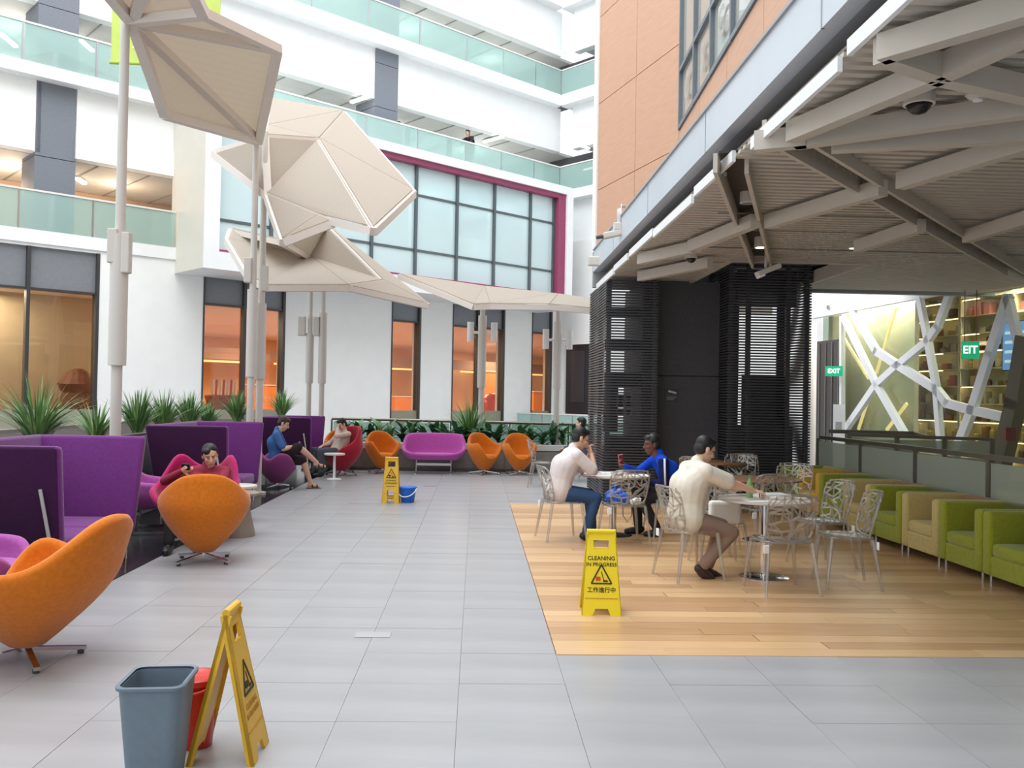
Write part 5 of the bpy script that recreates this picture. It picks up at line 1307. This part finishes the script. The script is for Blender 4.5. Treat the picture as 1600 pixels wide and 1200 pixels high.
def hand_prims(mb, wrist, d, nrm, side, curl=.5, s=1., spread=1.):
    """d: pointing direction, nrm: palm side, side: +1 puts the thumb towards d x nrm"""
    w = Vector(wrist); d = Vector(d).normalized(); nrm = Vector(nrm); nrm = (nrm-d*nrm.dot(d)).normalized(); sv = d.cross(nrm)*side
    capsule(mb, w, .024*s, w+d*.03*s, .022*s, 10, 4)
    for i, (off, l) in enumerate(((.030,.068),(.010,.077),(-.010,.072),(-.029,.056))):
        k = w+d*.085*s+sv*off*s*spread
        capsule(mb, w+d*.02*s+sv*off*.6*s, .0145*s, k, .0115*s, 8, 3)
        q = k; dd = d; c = curl*(1+.12*i)
        for j, (fr, r0, r1) in enumerate(((.45,.0098,.0092),(.32,.0092,.0085),(.25,.0085,.0072))):
            a = c*(.7, .9, .6)[j]; dd = (dd*math.cos(a)+nrm*math.sin(a)).normalized(); nr2 = nrm
            q2 = q+dd*l*fr*s; capsule(mb, q, r0*s, q2, r1*s, 8, 3); q = q2
            nrm_l = (nrm-dd*nrm.dot(dd)); nrm = nrm_l.normalized() if nrm_l.length > .05 else nrm
        nrm = nr2 if False else Vector(nr2); nrm = (nrm-d*nrm.dot(d)).normalized()
    b = w+d*.028*s+sv*.026*s; m1 = b+(d*.62+sv*.70+nrm*.25).normalized()*.042*s; m2 = m1+(d*.85+sv*.25+nrm*.4).normalized()*.034*s
    capsule(mb, b, .0145*s, m1, .0115*s, 8, 3); capsule(mb, m1, .0112*s, m2, .0085*s, 8, 3)
    return w+d*.075*s+nrm*.025*s
def rotm(yaw, pitch, roll): return Matrix.Rotation(yaw, 3, 'Z') @ Matrix.Rotation(pitch, 3, 'X') @ Matrix.Rotation(roll, 3, 'Y')
def person(label, loc, rz, J, mats, vox=.008, hair='short', shoes='shoe', sleeves='short', legs='long', group=None, glasses=False, skin=None, bare_top=False, collar=True, standing=False, s=1.):
    """J: joints in the person's own frame (faces +y, x to its right, z up from the floor)"""
    t = thing('person', label, 'person', loc, rz, group)
    sk = skin or m_skin; v = lambda k: Vector(J[k])
    pel, chest, neck, head = v('pelvis'), v('chest'), v('neck'), v('head')
    HR = rotm(*[math.radians(a) for a in J.get('head_rot', (0,0,0))])
    tw = math.radians(J.get('twist', 0)); rx = Vector((math.cos(tw), math.sin(tw), 0))
    sh = {-1: neck-rx*.185+Vector((0,0,-.06)), 1: neck+rx*.185+Vector((0,0,-.06))}
    if 'lean_x' in J:
        for k in sh: sh[k] += Vector((0,0,J['lean_x']*k))
    hp = {-1: pel+Vector((-.09,0,0)), 1: pel+Vector((.09,0,0))}
    B = MB(); tor = (chest-pel)
    # trunk
    fwd = Vector((-rx.y, rx.x, 0))
    def trunk(mb, g):
        for sx in (-1, 1):
            capsule(mb, pel+Vector((sx*.075,0,.01)), .115+g, pel.lerp(chest,.5)+Vector((sx*.06,0,0)), .105+g)
            capsule(mb, pel.lerp(chest,.5)+Vector((sx*.06,0,0)), .105+g, chest+rx*(sx*.075), .115+g)
            capsule(mb, chest+rx*(sx*.075), .112+g, sh[sx].lerp(neck,.22)+Vector((0,0,-.03)), .062+g)
            capsule(mb, neck+Vector((0,0,-.05)), .06+g, sh[sx], .05+g)
    trunk(B, 0)
    capsule(B, neck+Vector((0,0,-.05)), .058, head+HR @ Vector((0,-.012,-.07)), .052)
    # head
    def hd(x, y, z): return head+HR @ Vector((x, y, z))
    ellip(B, hd(0,-.012,.03), .074, .092, .088, HR, 24, 16); ellip(B, hd(0,.018,-.035), .060, .070, .085, HR, 20, 14); ellip(B, hd(0,.048,-.098), .030, .028, .024, HR)
    capsule(B, hd(0,.088,.012), .008, hd(0,.104,-.028), .0135, 8, 4); ellip(B, hd(.011,.094,-.032), .009, .009, .007, HR, 8, 6); ellip(B, hd(-.011,.094,-.032), .009, .009, .007, HR, 8, 6)
    capsule(B, hd(-.034,.074,.030), .010, hd(.034,.074,.030), .010, 8, 4)
    capsule(B, hd(-.017,.079,-.062), .008, hd(.017,.079,-.062), .008, 8, 4); capsule(B, hd(-.014,.078,-.074), .009, hd(.014,.078,-.074), .009, 8, 4)
    for sx in (-1, 1):
        ellip(B, hd(sx*.038,.062,-.025), .024, .02, .024, HR, 10, 8); ellip(B, hd(sx*.077,-.012,-.012), .010, .021, .032, HR, 12, 8)
    HANDS = {}
    arms = {}
    for sx, nm in ((-1, 'l'), (1, 'r')):
        if 'hand_'+nm not in J: continue
        el, wr = ik(sh[sx], v('hand_'+nm), .285, .255, J.get('elbow_'+nm, (sx*.6, -.3, -.6)))
        arms[sx] = (sh[sx], el, wr)
        capsule(B, sh[sx], .05, el, .038); capsule(B, el, .038, el.lerp(wr,.35), .039); capsule(B, el.lerp(wr,.35), .039, wr, .025)
        hd_ = Vector(J.get('hdir_'+nm, wr-el)); hn = Vector(J.get('palm_'+nm, (0,0,-1)))
        th = 1 if (sx == -1) else -1
        HANDS[nm] = hand_prims(B, wr, hd_, hn, J.get('thumb_'+nm, th), J.get('curl_'+nm, .5))
    lg = {}
    for sx, nm in ((-1, 'l'), (1, 'r')):
        kn, an = ik(hp[sx], v('foot_'+nm)+Vector((0,0,.09)), .435, .42, J.get('knee_'+nm, (0,.6,1)))
        lg[sx] = (hp[sx], kn, an); fd = Vector(J.get('fdir_'+nm, (0,1,-.05))).normalized()
        capsule(B, hp[sx], .088, kn, .055); capsule(B, kn, .055, kn.lerp(an,.35), .056); capsule(B, kn.lerp(an,.35), .056, an, .035)
        capsule(B, an+Vector((0,0,-.03))-fd*.03, .034, an+Vector((0,0,-.05))+fd*.13, .028)
    body = blob(B, 'body', sk, t, vox, 3)
    # clothes
    bg_ = J.get('baggy', 0); S = MB(); trunk(S, .014+bg_)
    if collar: capsule(S, neck+Vector((0,0,-.03)), .066, neck+Vector((0,0,.012))+(head-neck)*.08, .062)
    for sx, (a, e, w) in arms.items():
        if sleeves == 'long': capsule(S, a, .062, e, .052); capsule(S, e, .052, w, .036)
        else: capsule(S, a, .064+bg_*.7, a.lerp(e,.82), .062+bg_)
    if J.get('hem', True): capsule(S, pel+Vector((-.08,0,-.0)), .128, pel+Vector((.08,0,-.0)), .128)
    blob(S, 'shirt', mats['top'], t, max(vox, .009), 12)
    if 'sleeve' in mats:
        for sx, (a, e, w) in arms.items():
            if sx in mats.get('sleeve_on', (-1, 1)):
                Q = MB(); capsule(Q, a+(e-a)*.02, .065, e, .056); capsule(Q, e, .056, e.lerp(w,.85), .041); so = blob(Q, 'sleeve', mats['sleeve'], t, .009, 5)
                W = MB(); off = Vector(mats.get('stripe_off', (.05,0,0))); W.path([a+off*1.1+Vector((0,0,.03)), a.lerp(e,.5)+off*1.05, e+off*.95], .013, 8).build('stripe', m_stripe, so, smooth=True)
    Tm = MB()
    capsule(Tm, pel+Vector((-.075,0,0)), .124, pel+Vector((.075,0,0)), .124)
    for sx, (h, k, a) in lg.items():
        if legs == 'long': capsule(Tm, h, .104, k, .074); capsule(Tm, k, .074, a+(k-a)*.06, .056)
        elif legs == 'short': capsule(Tm, h, .108, h.lerp(k,.96), .088)
        elif legs == 'rolled': capsule(Tm, h, .106, k, .084); capsule(Tm, k, .084, k.lerp(a,.45), .07)
    blob(Tm, 'trousers', mats['legs'], t, max(vox, .009), 9)
    for sx, nm in ((-1,'l'), (1,'r')):
        h, k, a = lg[sx]; fd = Vector(J.get('fdir_'+nm, (0,1,-.05))).normalized(); Q = MB()
        if shoes == 'shoe':
            capsule(Q, a+Vector((0,0,-.035))-fd*.035, .046, a+Vector((0,0,-.05))+fd*.14, .038); capsule(Q, a+Vector((0,0,-.045)), .05, a+Vector((0,0,-.048))+fd*.09, .046); capsule(Q, a+Vector((0,0,.0)), .044, a+Vector((0,0,-.03)), .046)
            blob(Q, 'shoe', mats['shoe'], t, .008, 3)
        else:
            o = MB().bar(a+Vector((0,0,-.088))-fd*.075, a+Vector((0,0,-.088))+fd*.18, .085, .02).build('sandal', mats['shoe'], t)
            side = fd.cross(Vector((0,0,1))).normalized()
            for q in (.03, .11): MB().path([a+fd*q+side*.046+Vector((0,0,-.08)), a+fd*q+side*.036+Vector((0,0,-.025)), a+fd*q-side*.036+Vector((0,0,-.025)), a+fd*q-side*.046+Vector((0,0,-.08))], .012, 6).build('strap', mats['shoe'], o)
    # hair, eyes, brows
    Hh = MB(); mh = mats.get('hair', m_hair)
    if hair == 'short':
        ellip(Hh, hd(0,-.024,.052), .080, .094, .082, HR, 20, 14); ellip(Hh, hd(0,-.05,.0), .074, .062, .075, HR, 18, 12); ellip(Hh, hd(0,.03,.085), .062, .055, .04, HR, 14, 10)
        for sx in (-1, 1): capsule(Hh, hd(sx*.068,.01,.045), .016, hd(sx*.072,.005,.0), .010, 8, 4)
    elif hair == 'receding':
        ellip(Hh, hd(0,-.02,.060), .079, .084, .072, HR, 20, 14); ellip(Hh, hd(.03,.03,.07), .045, .05, .04, HR, 14, 10); ellip(Hh, hd(0,-.052,.0), .074, .06, .07, HR, 18, 12)
        for sx in (-1, 1): capsule(Hh, hd(sx*.066,.0,.06), .02, hd(sx*.073,-.005,.0), .012, 8, 4)
    blob(Hh, 'hair', mh, t, .007, 2)
    for sx in (-1, 1):
        e = MB(); ellip(e, hd(sx*.031,.076,.006), .0115, .009, .0048, HR, 12, 8); eo = e.build('eye', m_eye, t, smooth=True)
        e = MB(); ellip(e, hd(sx*.031,.0845,.005), .0055, .003, .0055, HR, 10, 6); e.build('iris', m_iris, eo, smooth=True)
        e = MB(); capsule(e, hd(sx*.016,.087,.028), .0042, hd(sx*.046,.078,.030), .003, 8, 3); e.build('eyebrow', mh, t, smooth=True)
    e = MB(); capsule(e, hd(-.019,.0865,-.068), .0035, hd(.019,.0865,-.068), .0035, 8, 3); e.build('mouth', m_lip, t, smooth=True)
    if glasses:
        g = MB()
        for sx in (-1, 1):
            g.path([hd(sx*.031+.021*math.cos(a), .098, .004+.017*math.sin(a)) for a in [2*PI*k/12 for k in range(13)]], .0022, 6)
            g.path([hd(sx*.052,.097,.008), hd(sx*.076,.05,.008), hd(sx*.08,-.015,.0)], .0022, 6)
        g.path([hd(-.011,.1,.006), hd(.011,.1,.006)], .0022, 6); g.build('glasses', m_dkframe, t)
    return t, {k: Matrix.Rotation(rz, 4, 'Z') @ x + Vector(loc) for k, x in HANDS.items()}
# 1 white polo, facing right (+x): rz=-90
person('man in a white polo and jeans leaning on his elbow at the shared table', (1.02, 10.46, 0), R_(-80), dict(baggy=.012,
    pelvis=(0,-.06,.55), chest=(0,.02,.86), neck=(0,.12,1.05), head=(0,.215,1.18), head_rot=(0,-22,0),
    hand_r=(.04,.34,1.0), elbow_r=(.25,.8,-1), hdir_r=(-.25,-.1,.6), palm_r=(-.2,-1,.1), curl_r=.8,
    hand_l=(-.10,.36,.99), elbow_l=(-.25,.8,-1), hdir_l=(.3,-.1,.6), palm_l=(.2,-1,.1), curl_l=.8,
    foot_r=(.13,.26,0), foot_l=(-.14,.42,0), knee_r=(.1,1,.6), knee_l=(-.1,1,.6)), dict(top=m_cw, legs=m_jean, shoe=m_shoeb), .0065)
# 2 blue jacket, facing left (-x): rz=90
_, h = person('man in a royal blue jacket with white sleeve stripe holding up a phone', (2.36, 10.86, 0), R_(93), dict(
    pelvis=(0,-.06,.53), chest=(0,.02,.80), neck=(0,.12,.98), head=(0,.215,1.105), head_rot=(0,-8,0),
    hand_r=(.03,.54,.83), elbow_r=(.5,.1,-.8), hdir_r=(-.1,.55,.45), palm_r=(-.6,-.2,.3), curl_r=.85,
    hand_l=(-.10,.32,.66), elbow_l=(-.5,-.4,-.5), hdir_l=(.1,.8,-.2), curl_l=.6,
    foot_r=(.12,.34,0), foot_l=(-.12,.16,0), knee_r=(.05,1,.6), knee_l=(-.05,1,.6)), dict(top=m_cb, legs=m_dkt, shoe=m_shoeb, sleeve=m_navy, sleeve_on=(-1,), stripe_off=(-.055,.0,.0)), .0065, sleeves='long', skin=m_skin2)
ph = h['r']; t = thing('mobile_phone', 'pale pink mobile phone in the hand of the man in the blue jacket', 'phone', ph, R_(20))
T_ = Matrix.Rotation(R_(-12), 4, 'Y')
MB().rbox(0,0,.03,.068,.009,.135,.004,2,T=T_).build('case', mat('phone_pink', (206,150,160), .35), t); MB().rbox(.002,-.006,.03,.058,.003,.115,.001,1,T=T_).build('screen', mat('phone_screen', (120,40,56), .15), t)
# 3 glasses, white shirt, facing right
_, h = person('man in a white shirt and glasses writing at the near table', (2.0, 8.27, 0), R_(-76), dict(baggy=.016,
    pelvis=(0,-.05,.55), chest=(0,-.02,.86), neck=(0,.06,1.06), head=(0,.15,1.19), head_rot=(0,-24,0),
    hand_r=(.16,.62,.80), elbow_r=(.7,-.2,-.6), hdir_r=(-.15,1,-.1), palm_r=(0,0,-1), curl_r=.8,
    hand_l=(-.16,.56,.80), elbow_l=(-.7,-.2,-.6), hdir_l=(.2,1,-.05), palm_l=(0,0,-1), curl_l=.35,
    foot_r=(.06,.10,.02), foot_l=(-.02,.20,.0), knee_r=(.15,1,.7), knee_l=(-.15,1,.7), fdir_r=(.1,.7,-.55), fdir_l=(-.1,.8,-.3)), dict(top=m_cw2, legs=m_tan, shoe=m_shoe), .0065, glasses=True, legs='long')
hp_ = h['r']; t = thing('pen', 'pen in the writing hand of the man in glasses', 'pen', hp_, R_(30), 'pens'); MB().tube((.02,.02,.09), (0,.0,-.03), .0055, .0055, 8).build('barrel', m_ink, t); MB().tube((0,0,-.03), (-.003,-.003,-.045), .005, .001, 8).build('tip', m_steel, t)
# 4 maroon, facing the camera: rz=180
_, h = person('man in a maroon shirt slouching in the magenta chair, looking at his phone', (-3.04, 9.86, 0), R_(188), dict(
    pelvis=(-.06,.04,.47), chest=(-.10,-.08,.66), neck=(-.12,-.10,.83), head=(-.15,-.04,.955), head_rot=(16,-22,8), twist=8,
    hand_r=(.10,.20,.80), elbow_r=(.8,-.1,-.4), hdir_r=(-.5,.35,.25), palm_r=(-.5,-.5,.3), curl_r=.9,
    hand_l=(-.18,.34,.55), elbow_l=(-.7,-.2,-.5), hdir_l=(.2,.8,0), curl_l=.5,
    foot_r=(.14,.60,0), foot_l=(-.16,.64,0), knee_r=(.15,.3,1), knee_l=(-.15,.3,1)), dict(top=m_mar, legs=m_dkt, shoe=m_shoeb), .007, hair='receding', sleeves='long')
t = thing('mobile_phone', 'dark phone in the hand of the man in maroon', 'phone', h['r']+Vector((.0,.02,.02)), R_(150)); MB().rbox(0,0,.01,.13,.009,.066,.004,2).build('case', m_ink, t); MB().rbox(0,.006,.01,.112,.003,.056,.001,1).build('screen', m_iris, t)
# 5 blue shirt and shorts, facing right, legs crossed
_, h = person('man in a blue shirt and dark shorts with crossed legs reading his phone', (-3.40, 15.6, 0), R_(-82), dict(
    pelvis=(0,-.02,.50), chest=(0,-.06,.80), neck=(0,-.02,1.0), head=(0,.085,1.12), head_rot=(0,-28,0),
    hand_r=(.06,.27,.74), elbow_r=(.7,-.3,-.6), hdir_r=(-.4,.8,.15), palm_r=(-.4,-.3,.8), curl_r=.7,
    hand_l=(-.08,.27,.72), elbow_l=(-.7,-.3,-.6), hdir_l=(.4,.8,.1), palm_l=(.3,-.3,.8), curl_l=.7,
    foot_r=(.0,.66,.36), foot_l=(-.06,.56,0), knee_r=(.1,.4,1.2), knee_l=(-.1,.6,1), fdir_r=(-.1,.8,-.1)), dict(top=m_bl, legs=m_shorts, shoe=m_shoeb, hair=m_hairb), .008, shoes='sandal', legs='short')
t = thing('mobile_phone', 'dark phone in the hands of the man in the blue shirt', 'phone', (h['r']+h['l'])/2+Vector((.02,0,.0)), R_(-80)); MB().rbox(0,0,.02,.07,.12,.009,.004,2,T=Matrix.Rotation(.6,4,'X')).build('case', m_ink, t); MB().rbox(0,0,.026,.058,.1,.003,.001,1,T=Matrix.Rotation(.6,4,'X')).build('screen', m_iris, t)
# 6 cream sweater in the red chair
person('man in a cream sweater dozing in the red chair, a hand on his face', (-2.76, 18.30, 0), R_(126), dict(
    pelvis=(0,.06,.47), chest=(0,-.06,.70), neck=(0,-.10,.90), head=(0,-.05,1.03), head_rot=(0,-28,0),
    hand_l=(-.05,.07,.96), elbow_l=(-.7,.5,-.6), hdir_l=(.2,-.3,.7), palm_l=(0,-1,.1), curl_l=.7,
    hand_r=(.12,.30,.60), elbow_r=(.7,-.2,-.5), curl_r=.5,
    foot_r=(.12,.5,0), foot_l=(-.12,.46,0), knee_r=(.1,.3,1), knee_l=(-.1,.3,1)), dict(top=m_swt, legs=m_grey, shoe=m_shoeb), .009, sleeves='long')
# 7 half hidden behind the tower
person('person in dark clothes half hidden behind the far slatted tower', (2.17, 17.7, 0), R_(60), dict(
    pelvis=(0,0,.50), chest=(0,.02,.82), neck=(0,.05,1.02), head=(0,.10,1.15), hand_r=(.18,.36,.66), hand_l=(-.18,.36,.66),
    foot_r=(.12,.5,0), foot_l=(-.12,.5,0), knee_r=(.1,.6,1), knee_l=(-.1,.6,1)), dict(top=m_grey, legs=m_dkt, shoe=m_shoeb), .01, sleeves='long')
clear_chair('clear web-backed chair under the person behind the far slatted tower', 2.17, 17.7, R_(60))
# 8 gallery visitor
gp = WM @ Vector((-4.5, .55, 10.25))
person('visitor in a dark shirt standing at the upper gallery rail', (gp.x, gp.y, gp.z), R_(140), dict(
    pelvis=(0,-.05,.93), chest=(0,-.02,1.28), neck=(0,.06,1.47), head=(0,.14,1.60), hand_r=(.14,.42,1.07), hand_l=(-.14,.42,1.07), elbow_r=(.6,-.3,-.6), elbow_l=(-.6,-.3,-.6),
    foot_r=(.1,-.05,0), foot_l=(-.1,0,0), knee_r=(0,1,.1), knee_l=(0,1,.1)), dict(top=m_dkt, legs=m_grey, shoe=m_shoeb), .012)
gp = WM @ Vector((-7.1, 1.6, 10.25))
person('visitor in dark clothes behind the gallery glass above the glazed box', (gp.x, gp.y, gp.z), R_(100), dict(
    pelvis=(0,0,.93), chest=(0,0,1.28), neck=(0,.02,1.47), head=(0,.06,1.60), hand_r=(.22,.1,.85), hand_l=(-.22,.1,.85),
    foot_r=(.1,0,0), foot_l=(-.1,.1,0), knee_r=(0,1,.1), knee_l=(0,1,.1)), dict(top=m_dkt, legs=m_dkt, shoe=m_shoeb), .012)
